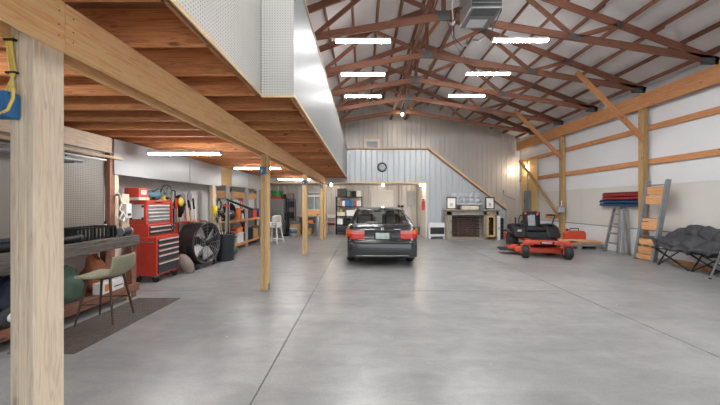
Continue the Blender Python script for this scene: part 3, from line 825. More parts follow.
for s in (-1, 1):
    c = MB(); m = Euler((0, PI/2, 0)).to_matrix()
    c.lathe([(.13, -.12), (.24, -.125), (.283, -.09), (.29, 0), (.283, .09), (.24, .125), (.13, .12)], (s*.52, 1.28, .29), 26, m)
    w = c.build('drive_wheel', 'rubber', mo)
    MB().cyl((s*.52-.1, 1.28, .29), (s*.52+.1, 1.28, .29), .14, n=18).build('rim', 'charcoal', w)
    fd = MB(); fd.grid(lambda u, v: (s*(.36+.32*v), .92+.75*u, .60+.08*math.sin(u*PI)-.05*v*v), 10, 4)
    fd.build('fender', 'black_gloss', mo, solid=.03)
    MB().prism([(.62, .47), (1.62, .47), (1.6, .80), (1.1, .84), (.80, .76)], min(s*.24, s*.60), max(s*.24, s*.60), 'x').build('side_pod', 'black', mo, bevel=.06)
    lv = MB(); lv.tube([(s*.40, .95, .60), (s*.42, .88, .80), (s*.46, .80, 1.0), (s*.44, .66, 1.10), (s*.28, .60, 1.12), (s*.22, .60, 1.12)], .016, 8)
    l = lv.build('control_lever', 'black', mo)
    MB().tube([(s*.42, .645, 1.11), (s*.22, .60, 1.12)], .024, 8).build('grip', 'rubber', l)
    MB().box((s*.41, .98, .835), (.14, .3, .03)).build('console', 'charcoal', mo, bevel=.01)
MB().box((-.46, .675, .66), (.11, .008, .07), rx=.55).build('warning_label', 'white', mo)
MB().box((-.46, .668, .675), (.10, .008, .03), rx=.55).build('warning_stripe', 'lens_red', mo)
st_ = MB(); st_.box((0, 1.02, .68), (.50, .50, .12)); st_.build('seat', 'black', mo, bevel=.045)
sb = MB(); sb.box((0, 1.28, .94), (.44, .12, .52), rx=-.18); bk = sb.build('seat_back', 'black', mo, bevel=.05)
MB().box((0, 1.205, .93), (.20, .03, .34), rx=-.18).build('cushion', 'steel_grey', bk, bevel=.012)
for s in (-1, 1): MB().box((s*.16, 1.20, 1.12), (.05, .03, .10), rx=-.18, ry=.4*s).build('piping', 'mower_red', bk, bevel=.01)
MB().bx(-.30, .30, 1.42, 1.95, .40, .78).build('engine', 'charcoal', mo, bevel=.03)
MB().cyl((0, 1.66, .78), (0, 1.66, .90), .20, .17, n=20).build('engine_shroud', 'black', mo)
MB().bx(-.60, .60, 1.95, 2.0, .30, .48).build('rear_guard', 'mower_red', mo, bevel=.01)
for x, z in ((.34, 1.16), (-.34, 1.0)): MB().tube([(x, 1.6, .6), (x, 1.62, z)], .022, 8).build('roll_bar', 'black', mo)

# ------------------------------------------------------------------ left bay: inner wall line, workbench
hb = thing('header_beam', 'pale pine header board under the joists above pegboard', 'beam', (-4.0, 0, 0))
board('plank', (0, -.7, 2.36), (0, 4.76, 2.36), .04, .235, 'post_pine', hb, bevel=.002)
board('plank', (-.045, -.7, 2.36), (-.045, 12.3, 2.36), .04, .235, 'post_pine', hb)
MB().bx(.02, .05, 3.80, 3.84, 2.28, 2.42).build('bracket', 'steel_grey', hb)
bulk = thing('bulkhead_boards', 'white glossy boards hung above the tool chest and shelves', 'panel', (-3.975, 0, 0))
for a, b_ in ((4.78, 6.86), (6.88, 8.38)):
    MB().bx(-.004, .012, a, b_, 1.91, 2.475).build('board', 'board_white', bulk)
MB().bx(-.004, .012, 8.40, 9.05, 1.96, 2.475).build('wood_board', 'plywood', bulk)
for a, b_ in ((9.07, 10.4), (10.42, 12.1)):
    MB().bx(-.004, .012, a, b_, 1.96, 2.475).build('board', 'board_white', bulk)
for i, (py, lab) in enumerate(((4.72, 'dark stained stud at the end of the pegboard'), (7.95, 'pine stud behind the trash can tools'), (1.2, 'pine stud at the start of the pegboard'))):
    t = thing('wall_stud', lab, 'post', (-4.0, py, 0), group='studs along the workbench wall')
    board('stud', (-.02, .045, 0), (-.02, .045, 2.24), .09, .075, 'bench_wood' if i == 0 else 'post_pine', t, up=(1, 0, 0))
    board('stud', (-.02, .135, 0), (-.02, .135, 2.24), .075, .07, 'post_pine', t, up=(1, 0, 0))
pb = thing('wall_pegboard', 'brown pegboard panel on the wall above the workbench', 'pegboard', (-4.06, 0, 0))
MB().bx(0, .006, 1.4, 3.02, .95, 2.24).build('board', 'peg_brown', pb)
MB().bx(0, .006, 3.03, 4.70, .95, 2.24).build('board', 'peg_brown', pb)
# long stock stored on brackets under the header
for nm, lab, mat, x, z, y1, r in (('steel_pipe', 'grey pipe racked beneath the header board', 'steel_grey', -3.90, 2.035, 4.15, .03),
                                  ('aluminium_pipe', 'thin silver pipe racked beneath the header board', 'aluminium', -3.90, 2.10, 4.55, .014)):
    tag(MB().cyl((x, .6, z), (x, y1, z), r, n=14).build(nm, mat), lab, 'pipe', 'stock on the wall brackets')
tag(board('wood_strip', (-3.93, .6, 2.165), (-3.93, 4.9, 2.165), .03, .035, 'trim_pine'), 'long thin wood strip racked above the pipes', 'strip', 'stock on the wall brackets')
for yy in (1.0, 2.3, 3.6, 4.0):
    br = MB(); br.bx(-4.05, -3.84, yy-.01, yy+.01, 1.985, 2.004); br.bx(-4.052, -4.03, yy-.01, yy+.01, 1.98, 2.2); br.bx(-3.96, -3.90, yy-.01, yy+.01, 2.138, 2.147)
    br.bx(-3.96, -3.95, yy-.01, yy+.01, 2.0, 2.14)
    tag(br.build('wall_bracket', 'dark_steel'), 'small steel bracket holding racked pipes', 'bracket', 'pipe brackets')

BXF, BXB, BY0, BY1 = -3.50, -4.03, .9, 4.70
bench = thing('workbench', 'long weathered grey workbench with open lower shelf', 'workbench', (BXF, BY1, 0))
for k in range(4):
    x = -.07-k*.133
    board('top_plank', (x, BY0-BY1, .925), (x, 0, .925), .13, .05, 'bench_top', bench, bevel=.004)
board('apron', (-.02, BY0-BY1, .85), (-.02, 0, .85), .038, .10, 'bench_top', bench, bevel=.004)
board('apron', (-.50, -.04, .85), (-.04, -.04, .85), .038, .10, 'bench_top', bench)
for k in range(4):
    x = -.07-k*.133
    board('shelf_plank', (x, BY0-BY1, .195), (x, -.02, .195), .128, .03, 'bench_wood', bench)
board('shelf_rail', (-.02, BY0-BY1, .155), (-.02, 0, .155), .038, .11, 'bench_wood', bench, bevel=.003)
for yy in (-.06, -1.85, -3.6):
    for x in (-.085, -.49):
        board('leg', (x, yy, 0), (x, yy, .80), .09, .09, 'bench_wood', bench, up=(1, 0, 0), bevel=.003)
board('foot_block', (-.085, -.16, 0), (-.085, -.16, .14), .09, .09, 'trim_pine', bench, up=(1, 0, 0))

# bench top: black slotted basket, black tube, tools
bk = thing('slotted_basket', 'black slotted plastic basket on the workbench top', 'basket', (-3.80, 4.14, .951))
q = MB(); q.bx(-.16, .16, -.28, .28, 0, .012)
q.build('base', 'black', bk)
q = MB()
for k in range(11):
    yy = -.28+k*.056
    for x in (-.155, .155): q.bx(x-.006, x+.006, yy-.012, yy+.012, .012, .15)
for k in range(6):
    x = -.15+k*.06
    for yy in (-.274, .274): q.bx(x-.012, x+.012, yy-.006, yy+.006, .012, .15)
q.build('slats', 'black', bk)['kind'] = 'stuff'
q = MB(); 
for (a, b_, c, d) in ((-.163, -.147, -.28, .28), (.147, .163, -.28, .28), (-.16, .16, -.28, .0-.266), (-.16, .16, .266, .28)): q.bx(a, b_, c, d, .15, .172)
q.build('rim', 'black', bk)
tb = thing('black_tube', 'long black plastic tube lying along the workbench front', 'tube', (-3.62, 3.35, .951))
MB().cyl((0, -.85, .045), (0, .45, .045), .045, n=18).build('tube', 'black', tb)
MB().cyl((0, .45, .045), (0, .50, .045), .05, n=18).build('end_cap', 'charcoal', tb)
rnd = random.Random(3)
for i, (yy, x, mat, lab) in enumerate(((3.28, -3.90, 'navy', 'dark blue tool case on bench behind the black tube'), (2.3, -3.75, 'charcoal', 'grey tool case on bench beside the knotty post'), (2.75, -3.9, 'steel_grey', 'silver metal box on bench by the pegboard'))):
    t = thing('tool_case', lab, 'case', (x, yy, .951), .1*i)
    MB().bx(-.12, .12, -.17, .17, 0, .07).build('base', mat, t, bevel=.012)
    MB().bx(-.12, .12, -.17, .17, .072, .10).build('lid', mat, t, bevel=.012)
    MB().tube([(.12, -.05, .06), (.15, -.05, .06), (.15, .05, .06), (.12, .05, .06)], .008).build('handle', 'black', t)
sp = thing('spray_bottle', 'white bottle with black cap at the bench end', 'bottle', (-3.93, 4.58, .951))
MB().lathe([(.03, 0), (.035, .01), (.035, .13), (.015, .16), (.015, .18)], n=14).build('body', 'white', sp)
MB().cyl((0, 0, .18), (0, 0, .22), .017).build('cap', 'black', sp)
gb = thing('bench_grinder', 'dark power tool with cord at the far bench end', 'grinder', (-3.62, 4.56, .951))
MB().cyl((0, -.07, .07), (0, .07, .07), .05, n=16).build('motor', 'charcoal', gb)
MB().bx(-.05, .05, -.05, .05, 0, .03).build('base', 'charcoal', gb)
for s in (-1, 1): MB().cyl((0, s*.075, .07), (0, s*.095, .07), .06, n=18).build('wheel', 'steel_grey', gb)
# wall hook with white hoses right of the pegboard
hs = thing('white_hose', 'white coiled hose hung on the stud beside the pegboard', 'hose', (-3.93, 4.80, 1.25))
MB().tube([(0.02, .02, .32), (.03, .06, .2), (.03, .0, .1), (.04, .1, 0), (.05, .06, -.1), (.05, -.02, -.05), (.05, .05, .05), (.05, .12, -.05)], .014, 8).build('hose', 'white', hs)
MB().box((.0, .02, .33), (.06, .05, .03)).build('hook', 'steel_grey', hs)
sw = thing('white_dispenser', 'white wall dispenser above the workbench far end', 'dispenser', (-3.94, 4.98, 1.30))
MB().bx(-.02, .06, -.06, .06, -.10, .14).build('case', 'white', sw, bevel=.012)
MB().bx(.06, .066, -.03, .03, -.06, -.02).build('lever', 'charcoal', sw)
MB().bx(-.02, .0, -.075, .075, -.3, .3).build('back_plate', 'post_pine', sw)

# lower shelf load
def bag(name, label, mat, loc, r, h, seed, hmat=None, rz=0):
    t = thing(name, label, 'bag', loc, rz, group='bags and boxes under the workbench')
    rn = random.Random(seed)
    def f(u, v):
        a = 2*PI*u; ca, sa = math.cos(a), math.sin(a)
        w = (.80+.22*math.sin(PI*min(1, v*1.3)))*(1-.45*max(0, v-.55)/.45)
        if v < .05: w *= .9
        k = 1+.07*math.sin(2*a+seed+3*v)+.06*math.sin(5*a+7*v+seed)+.035*math.sin(11*a-9*v)
        return (r[0]*w*k*math.copysign(abs(ca)**.55, ca), r[1]*w*k*math.copysign(abs(sa)**.55, sa)+.03*math.sin(6*v+seed), h*v*(1+.10*math.sin(2*a+seed)*v))
    q = MB(); q.grid(f, 40, 14); q.add([f(k/20, 1.0) for k in range(20)], [list(range(20))]); q.build('body', mat, t)
    q = MB(); q.tube([(0, -r[1]*.4, h*.93), (.02, -r[1]*.25, h*1.1), (.02, r[1]*.25, h*1.1), (0, r[1]*.4, h*.93)], .011, 6); q.build('handle', hmat or mat, t)
    return t
bag('duffel_bag', 'dark navy duffel bag on the workbench lower shelf', 'navy', (-3.80, 3.20, .211), (.18, .26), .42, 1, 'charcoal')
bag('shopping_bag', 'green cloth bag under the workbench behind stool', 'green_bag', (-3.78, 3.76, .211), (.18, .22), .40, 2)
bag('paper_bag', 'orange brown bag under the workbench behind stool', 'orange_bag', (-3.86, 4.30, .211), (.13, .15), .46, 4)
bag('backpack', 'black backpack under bench by the knotty pine post', 'navy', (-3.80, 2.50, .211), (.17, .2), .44, 5, 'blue')
cbx = thing('product_box', 'white carton with orange mark on the lower shelf', 'box', (-3.60, 4.24, .211), .05)
MB().bx(-.05, .08, -.20, .18, 0, .15).build('carton', 'white', cbx, bevel=.003)
MB().bx(.081, .083, -.16, -.06, .03, .12).build('logo_patch', 'orange', cbx)
MB().bx(.081, .083, .0, .16, .05, .065).build('print_strip', 'charcoal', cbx)
ctb = thing('cable_reel', 'round reel with white hub on bench lower shelf', 'reel', (-3.535, 3.0, .211))
m = Euler((0, PI/2, 0)).to_matrix()
MB().lathe([(.03, -.03), (.10, -.03), (.10, .03), (.03, .03)], (0, 0, .10), 20, m).build('reel', 'charcoal', ctb)
MB().lathe([(.001, .0), (.05, .034), (.045, .04), (.001, .04)], (0, 0, .10), 16, m).build('hub', 'white', ctb)

# rubber mat and counter stool
mt = thing('rubber_mat', 'dark brown ribbed rubber mat under the stool', 'mat', (0, 0, 0))
ma, mb_, mc, md = G(180, 298.5), G(76, 354), Vector((-3.42, 2.85, 0)), Vector((-3.42, 4.55, 0))
mx0, mx1, my0, my1 = -3.42, -2.77, 2.88, 4.56
MB().bx(mx0, mx1, my0, my1, 0, .008).build('base', 'mat_rubber', mt)
q = MB()
for k in range(30):
    yy = my0+.03+k*(my1-my0-.06)/29; q.bx(mx0+.02, mx1-.02, yy-.012, yy+.012, .008, .013)
for k in range(15):
    xx = mx0+.04+k*(mx1-mx0-.08)/14; q.bx(xx-.01, xx+.01, my0+.02, my1-.02, .008, .0125)
q.build('ribs', 'mat_rubber', mt)['kind'] = 'stuff'
stl = thing('counter_stool', 'olive green upholstered counter stool with dark splayed legs', 'stool', (-3.17, 3.70, .013), math.radians(8))
SH = .555
def seat_fn(u, v):                                   # v: 0 front edge (-x) to 1 top of the low back (+x), u across
    a = (u*2-1)
    if v < .62:
        t = v/.62; x = -.22+.40*t; z = SH+.012-.02*math.sin(PI*t)+.03*abs(a)**3*(.3+t); w = .205+.03*math.sin(PI*t*.7)
    else:
        t = (v-.62)/.38; x = .18+.085*math.sin(t*PI/2*.9); z = SH+.012+.02*t+.22*t**1.15*(1-.16*a*a)+.03*abs(a)**3; w = .228-.02*t
    x -= .07*a*a*max(0, v-.5)*2
    return (x, a*w, z)
MB().grid(seat_fn, 14, 18).build('seat_shell', 'stool_fabric', stl, solid=.035, sub=1)
for sx in (-1, 1):
    for sy in (-1, 1):
        q = MB(); q.cyl((sx*.20+(.0 if sx > 0 else .0), sy*.20, 0), (sx*.12, sy*.12, SH-.0), .010, .015, n=10); q.build('leg', 'bronze_leg', stl)
rg = MB()
z0 = .24; k = .20-.08*z0/SH
cs = [(-k, -k), (k, -k), (k, k), (-k, k)]
for i in range(4):
    a, b_ = cs[i], cs[(i+1) % 4]; rg.cyl((*a, z0), (*b_, z0), .007, n=8)
rg.build('foot_ring', 'bronze_leg', stl)
MB().bx(-.13, .13, -.13, .13, SH-.03, SH-.012).build('seat_plate', 'bronze_leg', stl)

# ------------------------------------------------------------------ tool chest
tc = thing('tool_chest', 'red rolling tool chest with silver drawer pulls and top box', 'tool chest', (-3.72, 5.42, 0))
WD = .66
MB().bx(-.46, -.012, 0, WD, .13, .83).build('cabinet', 'tool_red', tc, bevel=.008)
zz = .16
for h in (.20, .13, .09, .09, .09):
    d = MB().bx(-.012, .004, .035, WD-.035, zz, zz+h-.008).build('drawer', 'charcoal', tc, bevel=.003)
    MB().prism([(.004, zz+h-.036), (.022, zz+h-.03), (.022, zz+h-.012), (.004, zz+h-.009)], .04, WD-.04, 'y').v
    q = MB(); q.bx(.004, .020, .04, WD-.04, zz+h-.036, zz+h-.010); q.build('pull', 'bright_pull', d, bevel=.004)
    zz += h+.008
for sx in (-.40, -.06):
    for sy in (.07, WD-.07):
        w = MB().cyl((sx, sy-.018, .06), (sx, sy+.018, .06), .06, n=16).build('caster', 'rubber', tc)
        MB().bx(sx-.03, sx+.03, sy-.026, sy+.026, .09, .13).build('fork', 'steel_grey', w)
MB().tube([(-.38, -.0, .74), (-.38, -.05, .74), (-.08, -.05, .74), (-.08, 0, .74)], .012, 8).build('push_handle', 'dark_steel', tc)
MB().bx(-.50, -.16, .0, WD, .835, 1.06).build('middle_case', 'tool_red', tc, bevel=.006)
for k in range(2):
    d = MB().bx(-.16, -.148, .03, WD-.03, .86+k*.085, .935+k*.085).build('drawer', 'charcoal', tc, bevel=.003)
    MB().bx(-.148, -.134, .035, WD-.035, .91+k*.085, .932+k*.085).build('pull', 'bright_pull', d, bevel=.003)
MB().bx(-.53, -.20, .0, WD, 1.062, 1.50).build('top_case', 'tool_red', tc, bevel=.006)
for k in range(5):
    z1 = 1.09+k*.066
    d = MB().bx(-.20, -.188, .03, WD-.03, z1, z1+.058).build('drawer', 'steel_grey', tc, bevel=.003)
    MB().bx(-.188, -.172, .035, WD-.035, z1+.034, z1+.056).build('pull', 'bright_pull', d, bevel=.003)
MB().bx(-.188, -.185, .22, .44, 1.445, 1.475).build('nameplate', 'black', tc)
MB().bx(-.20, -.185, 0, WD, 1.42, 1.50).build('top_lip', 'tool_red', tc)
MB().bx(-.47, -.24, -.012, -.001, 1.16, 1.42).build('clipboard', 'white', tc, bevel=.004)
for z1 in (1.18, 1.40):
    for x in (-.46, -.25): MB().bx(x-.02, x+.02, -.018, -.012, z1-.03, z1+.01).build('clip', 'charcoal', tc)
cord_ = MB(); cord_.tube([(-.1, .55, 1.02), (-.08, .62, .98), (-.09, .60, .88), (-.1, .56, .95), (-.1, .64, 1.0)], .008)
cord_.build('cord', 'black', tc)
tx = thing('tool_box', 'red metal tool box on top of the tool chest', 'tool box', (-4.12, 5.40, 1.502))
MB().bx(-.10, .16, -.10, .14, .05, .22).build('body', 'tool_red', tx, bevel=.008)
MB().bx(-.11, .17, -.11, .15, 0, .05).build('tray', 'cream', tx)
MB().bx(.161, .164, -.05, .08, .10, .18).build('label_patch', 'white', tx)
tg = thing('tool_bag', 'blue grey tool bag slumped on top of the tool chest', 'bag', (-4.05, 5.82, 1.502))
q = MB(); q.sph((-.02, 0, .10), (.12, .18, .10), 18, 10, jitter=.07, rnd=random.Random(2)); q.build('body', 'teal', tg)
MB().tube([(.05, -.12, .16), (.1, -.05, .22), (.1, .06, .22), (.05, .12, .16)], .012).build('strap', 'charcoal', tg)
for i, (yy, mat, lab) in enumerate(((5.60, 'charcoal', 'dark power drill lying on the tool chest top'), (6.03, 'yellow', 'yellow tape measure on the tool chest top'))):
    t = thing(['power_drill', 'tape_measure'][i], lab, 'tool', (-4.0 if i else -3.97, yy, 1.502))
    MB().bx(-.04, .04, -.05, .05, 0, .07).build('body', mat, t, bevel=.015)
    MB().cyl((.04, 0, .045), (.09, 0, .045), .018).build('nose', 'black', t)
rk = thing('tool_rail', 'red upright rail with tools hung beside tool chest', 'tool rail', (-3.98, 6.22, 0))
MB().bx(-.02, .02, -.015, .015, 0, 1.55).build('upright', 'tool_red', rk)
MB().bx(-.02, .02, .17, .20, 0, 1.55).build('upright', 'tool_red', rk)
for z1 in (.3, .8, 1.3): MB().bx(-.015, .015, .015, .17, z1, z1+.03).build('rung', 'tool_red', rk)
MB().bx(-.06, .03, -.12, .24, 0, .02).build('foot', 'tool_red', rk)
for k in range(4):
    MB().bx(.021, .04, .03+k*.035, .05+k*.035, 1.0+.05*(k % 2), 1.33).build('hung_tool', ['black', 'steel_grey', 'charcoal', 'cardboard'][k], rk)
gl = thing('work_gloves', 'yellow work gloves hung on the red rail', 'gloves', (-3.95, 6.46, 1.42))
MB().sph((.03, 0, .06), (.04, .08, .10), 10, 8, jitter=.1, rnd=random.Random(4)).build('glove', 'yellow', gl)
MB().bx(-.03, .02, -.01, .01, .12, .18).build('clip', 'charcoal', gl)
hw_ = thing('fan_guard_ring', 'dark ring shaped fan guard hung on the pale wall', 'guard', (-4.40, 6.66, 1.66))
q = MB(); q.tube([(.04, .19*math.cos(2*PI*k/24), .19*math.sin(2*PI*k/24)) for k in range(25)], .014, 8); q.build('ring', 'steel_grey', hw_)
q = MB()
for k in range(5):
    a = 2*PI*k/5; q.tube([(.03, 0, 0), (.04, .18*math.cos(a), .18*math.sin(a))], .008, 6)
q.cyl((0, 0, 0), (.05, 0, 0), .04); q.build('spokes', 'steel_grey', hw_)
sk = thing('canvas_sack', 'tan canvas sack slumped on floor by tool chest', 'sack', (-3.66, 6.20, 0))
q = MB(); q.sph((0, 0, .19), (.135, .085, .235), 18, 12, m=Euler((0, -.6, 0)).to_matrix(), jitter=.03, rnd=random.Random(6)); q.build('body', 'bag_tan', sk)
q = MB(); q.tube([(-.16, -.02, .37), (-.10, -.055, .33), (-.05, -.04, .34)], .007); q.build('tie', 'cream', sk)

# drum fan
fan = thing('drum_fan', 'large black drum fan with silver blades on small wheels', 'fan', (-3.60, 6.80, 0), math.radians(-8))
R = .47; m = Euler((0, PI/2, 0)).to_matrix(); fc = (0, 0, .545)
q = MB(); q.lathe([(R-.025, -.30), (R, -.31), (R+.005, -.1), (R+.005, 0.05), (R, .10), (R-.025, .09), (R-.03, -.1), (R-.03, -.29), (R-.025, -.30)], fc, 40, m, cap=False); q.build('drum', 'fan_black', fan)
q = MB(); q.lathe([(.001, -.33), (.13, -.32), (.15, -.12), (.13, -.10), (.001, -.10)], (0, 0, .545), 20, m); q.build('motor', 'charcoal', fan)
for k in range(4):
    a = k*PI/2+.5
    def bl(u, v):
        r = .10+.32*u; da = (v-.5)*(.75-.15*u)
        return (-.03+(v-.5)*.10, r*math.cos(a+da), .545+r*math.sin(a+da))
    MB().grid(bl, 6, 4).build('blade', 'fan_blade', fan, solid=.006)
MB().lathe([(.001, .0), (.10, .0), (.10, -.08), (.001, -.08)][::-1], (0, 0, .545), 20, m).build('hub', 'black', fan)
gd = MB()
for rr in (.10, .17, .24, .31, .38, .44):
    gd.tube([(.085, rr*math.cos(2*PI*k/32), .545+rr*math.sin(2*PI*k/32)) for k in range(33)], .003, 4)
for k in range(12):
    a = 2*PI*k/12; gd.tube([(.085, .03*math.cos(a), .545+.03*math.sin(a)), (.085, .45*math.cos(a), .545+.45*math.sin(a))], .004, 4)
gd.build('guard', 'steel_grey', fan)
MB().lathe([(.001, .095), (.07, .09), (.07, .08), (.001, .08)][::-1], (0, 0, .545), 18, m).build('guard_badge', 'black', fan)
for s in (-1, 1):
    sd = MB(); sd.tube([(.02, s*.30, .06), (-.1, s*.46, .35), (-.1, s*.48, .545)], .018, 8); sd.tube([(-.25, s*.30, .06), (-.1, s*.46, .35)], .018, 8); sd.build('stand_arm', 'fan_black', fan)
    w = MB().cyl((.03, s*.30-.03, .06), (.03, s*.30+.03, .06), .06, n=16).build('wheel', 'rubber', fan)
    MB().cyl((-.25, s*.30-.03, .03), (-.25, s*.30+.03, .03), .03, n=12).build('rubber_foot', 'rubber', fan)
MB().cyl((.03, -.3, .06), (.03, .3, .06), .014, n=8).build('axle', 'steel_grey', fan)
MB().cyl((-.25, -.3, .05), (-.25, .3, .05), .014, n=8).build('cross_bar', 'fan_black', fan)

# trash can and the things standing in it
CXX, CYY = -3.50, 7.62
cn = thing('trash_can', 'round black trash can holding long handled tools', 'trash can', (CXX, CYY, 0))
MB().lathe([(.20, 0), (.205, .01), (.235, .62), (.245, .64), (.25, .68), (.235, .685), (.225, .64), (.195, .03), (.001, .02)], n=30, cap=False).build('body', 'can_black', cn)
MB().lathe([(.19, .0), (.19, .004)], n=24).build('bottom', 'can_black', cn)
for s in (-1, 1): MB().tube([(s*.24, -.06, .60), (s*.275, -.05, .58), (s*.275, .05, .58), (s*.24, .06, .60)], .012).build('handle', 'can_black', cn)
def pole(name, label, a, b_, mat, hd=None, grp='long handled tools'):
    a, b_ = Vector(a), Vector(b_)
    t = thing(name, label, 'tool', a, group=grp)
    MB().cyl((0, 0, 0), b_-a, .014, .012, n=8).build('handle', mat, t)
    if hd: hd(t, b_-a)
    return t
def red_head(t, p): MB().box(p, (.16, .07, .05), rz=.5).build('head', 'red', t, bevel=.01)
def rake(t, p):
    q = MB(); q.box(p, (.03, .3, .03))
    for k in range(8): q.box((p.x+.04, p.y-.13+k*.037, p.z-.03), (.006, .006, .08))
    q.build('rake_head', 'dark_steel', t)
def spade(t, p): MB().prism([(p.y-.09, p.z), (p.y+.09, p.z), (p.y+.08, p.z+.2), (p.y, p.z+.27), (p.y-.08, p.z+.2)], p.x-.006, p.x+.006, 'x').build('blade', 'steel_grey', t)
def broom(t, p): MB().prism([(p.y-.05, p.z-.02), (p.y+.05, p.z-.02), (p.y+.13, p.z+.2), (p.y-.13, p.z+.2)], p.x-.03, p.x+.03, 'x').build('bristles', 'yellow', t)
def grip(t, p): MB().cyl(p*.9, p*1.03, .02, n=8).build('grip', 'black', t)
pole('long_tool', 'red headed pole standing in the trash can', (CXX-.05, CYY+.05, .025), (CXX+.02, CYY+.02, 1.38), 'handle_wood', red_head)
pole('long_tool', 'yellow headed broom standing in the trash can', (CXX-.08, CYY-.02, .025), (CXX-.22, CYY-.10, 1.18), 'handle_wood', broom)
pole('long_tool', 'pale wooden handle leaning in the trash can', (CXX+.02, CYY+.05, .025), (CXX-.18, CYY+.02, 1.22), 'trim_pine', grip)
pole('long_tool', 'white plastic pole leaning in the trash can', (CXX+.05, CYY-.04, .025), (CXX-.16, CYY-.12, 1.05), 'white', grip)
bb = thing('edger_pole', 'black long shafted tool slanting above the trash can', 'tool', (CXX-.02, CYY+.08, .0), group='long handled tools')
MB().cyl((.04, .05, .03), (-.05, .25, 1.52), .018, n=10).build('upright', 'black', bb)
MB().cyl((-.08, .2, 1.55), (.52, .45, 1.27), .028, .034, n=12).build('shaft', 'black', bb)
ry = thing('tool_stand', 'rolling stand of rakes and shovels behind the drum fan', 'tool stand', (-4.16, 7.38, 0))
MB().bx(-.2, .2, -.33, .25, .06, .10).build('base', 'charcoal', ry)
MB().bx(-.2, .2, -.33, .25, .98, 1.01).build('red_plate', 'red', ry)
for sx in (-.19, .19):
    for sy in (-.31, .23): 
        MB().bx(sx-.012, sx+.012, sy-.012, sy+.012, 0.0, 1.0).build('stand_post', 'charcoal', ry)
i = 0
names = ['rake with dark steel head in the tool stand', 'spade with steel blade in the tool stand', 'black gripped wooden handle in tool stand', 'orange handled tool in the tool stand',
         'pale handled hoe in the tool stand', 'white handled scraper in the tool stand', 'dark handled shovel in the tool stand', 'blue handled pole in the tool stand']
for (x, yy, lx, ly, mat, hd) in ((-.12, -.2, -.1, -.2, 'handle_wood', rake), (0, -.15, -.12, -.22, 'handle_wood', spade), (.1, -.1, -.15, -.2, 'handle_wood', grip), (-.1, 0, -.1, -.15, 'orange', grip),
                              (.02, .02, -.1, -.16, 'trim_pine', grip), (.12, .05, -.14, -.18, 'white', grip), (-.08, .14, -.1, -.12, 'charcoal', spade), (.05, .15, -.1, -.2, 'blue', grip)):
    pole('long_tool', names[i], (-4.16+x, 7.38+yy, .10), (-4.16+x+lx*.4, 7.38+yy+ly, 1.40+.04*(i % 4)), mat, hd); i += 1
bp = thing('hung_bag', 'black bag hung on the wall behind the drum fan', 'bag', (-4.24, 6.93, 1.30))
q = MB(); q.sph((0, 0, .08), (.10, .15, .26), 14, 10, jitter=.08, rnd=random.Random(8)); q.build('body', 'black', bp)
MB().tube([(-.05, -.08, .28), (-.1, 0, .42), (-.14, 0, .44), (-.165, 0, .44)], .014).build('strap', 'charcoal', bp)

# ------------------------------------------------------------------ shelving along the left wall
SX0, SX1 = -4.38, -3.84
sh = thing('storage_shelving', 'grey and wood shelving bays along the pale wall', 'shelving', (SX1, 8.58, 0))
bays = [0, 1.36, 2.72, 3.6]
for yy in bays:
    for x in (-.025, SX0-SX1+.025):
        board('upright', (x, yy, 0), (x, yy, 1.95), .04, .09, 'grey_upright', sh, up=(1, 0, 0))
for a, b_ in zip(bays[:-1], bays[1:]):
    for z in (.17, .90, 1.60):
        if z == 1.60:
            board('back_plank', (-.5, a+.03, 1.72), (-.5, b_-.03, 1.72), .02, .22, 'orange_board', sh)
            continue
        for k in range(3):
            board('shelf_plank', (-.09-k*.175, a+.021, z), (-.09-k*.175, b_-.021, z), .17, .03, 'trim_pine', sh)
        board('shelf_edge', (-.01, a+.021, z), (-.01, b_-.021, z), .02, .07, 'girt_fir', sh)
board('shelf_end', (-.50, .03, .08), (-.04, .03, .08), .02, .14, 'orange_board', sh)
board('shelf_end', (-.50, 1.39, .08), (-.04, 1.39, .08), .02, .14, 'orange_board', sh)

cs_ = thing('infant_car_seat', 'dark infant car seat with white lining on the shelf', 'car seat', (-4.05, 9.02, .917), math.radians(15))
q = MB(); q.grid(lambda u, v: (.22*math.sin(PI*v)*math.cos(PI*u)*1.0, .36*(v-.5)*2*.9, .02+.30*(1-math.sin(PI*u))*math.sin(PI*v)*.6+.02+.22*abs(v-.5)), 14, 14); q.build('shell', 'charcoal', cs_, solid=.03)
q = MB(); q.sph((0, .02, .16), (.14, .22, .10), 14, 8); q.build('lining', 'white', cs_)
q = MB(); q.tube([(0, .24*math.cos(PI*k/14), .14+.30*math.sin(PI*k/14)) for k in range(15)], .022, 8); q.build('carry_handle', 'charcoal', cs_)
q = MB(); q.grid(lambda u, v: (.17*math.cos(PI*u), .08+.24*math.cos(PI*.5*v), .16+.26*math.sin(PI*u)*.6+.22*math.sin(PI*.5*v)), 12, 8); q.build('canopy', 'navy', cs_, solid=.01)
MB().bx(-.14, .14, -.22, .22, 0, .05).build('base', 'black', cs_, bevel=.015)
def crate(name, label, mat, loc, s, lid=None, rz=0, cat='box', grp='boxes on the wall shelving'):
    t = thing(name, label, cat, loc, rz, group=grp)
    w, d, h = s
    q = MB(); q.bx(-w/2, w/2, -d/2, d/2, 0, h); q.build('body', mat, t, bevel=min(.012, h*.1))
    if lid: MB().bx(-w/2-.01, w/2+.01, -d/2-.01, d/2+.01, h, h+.025).build('lid', lid, t, bevel=.005)
    return t
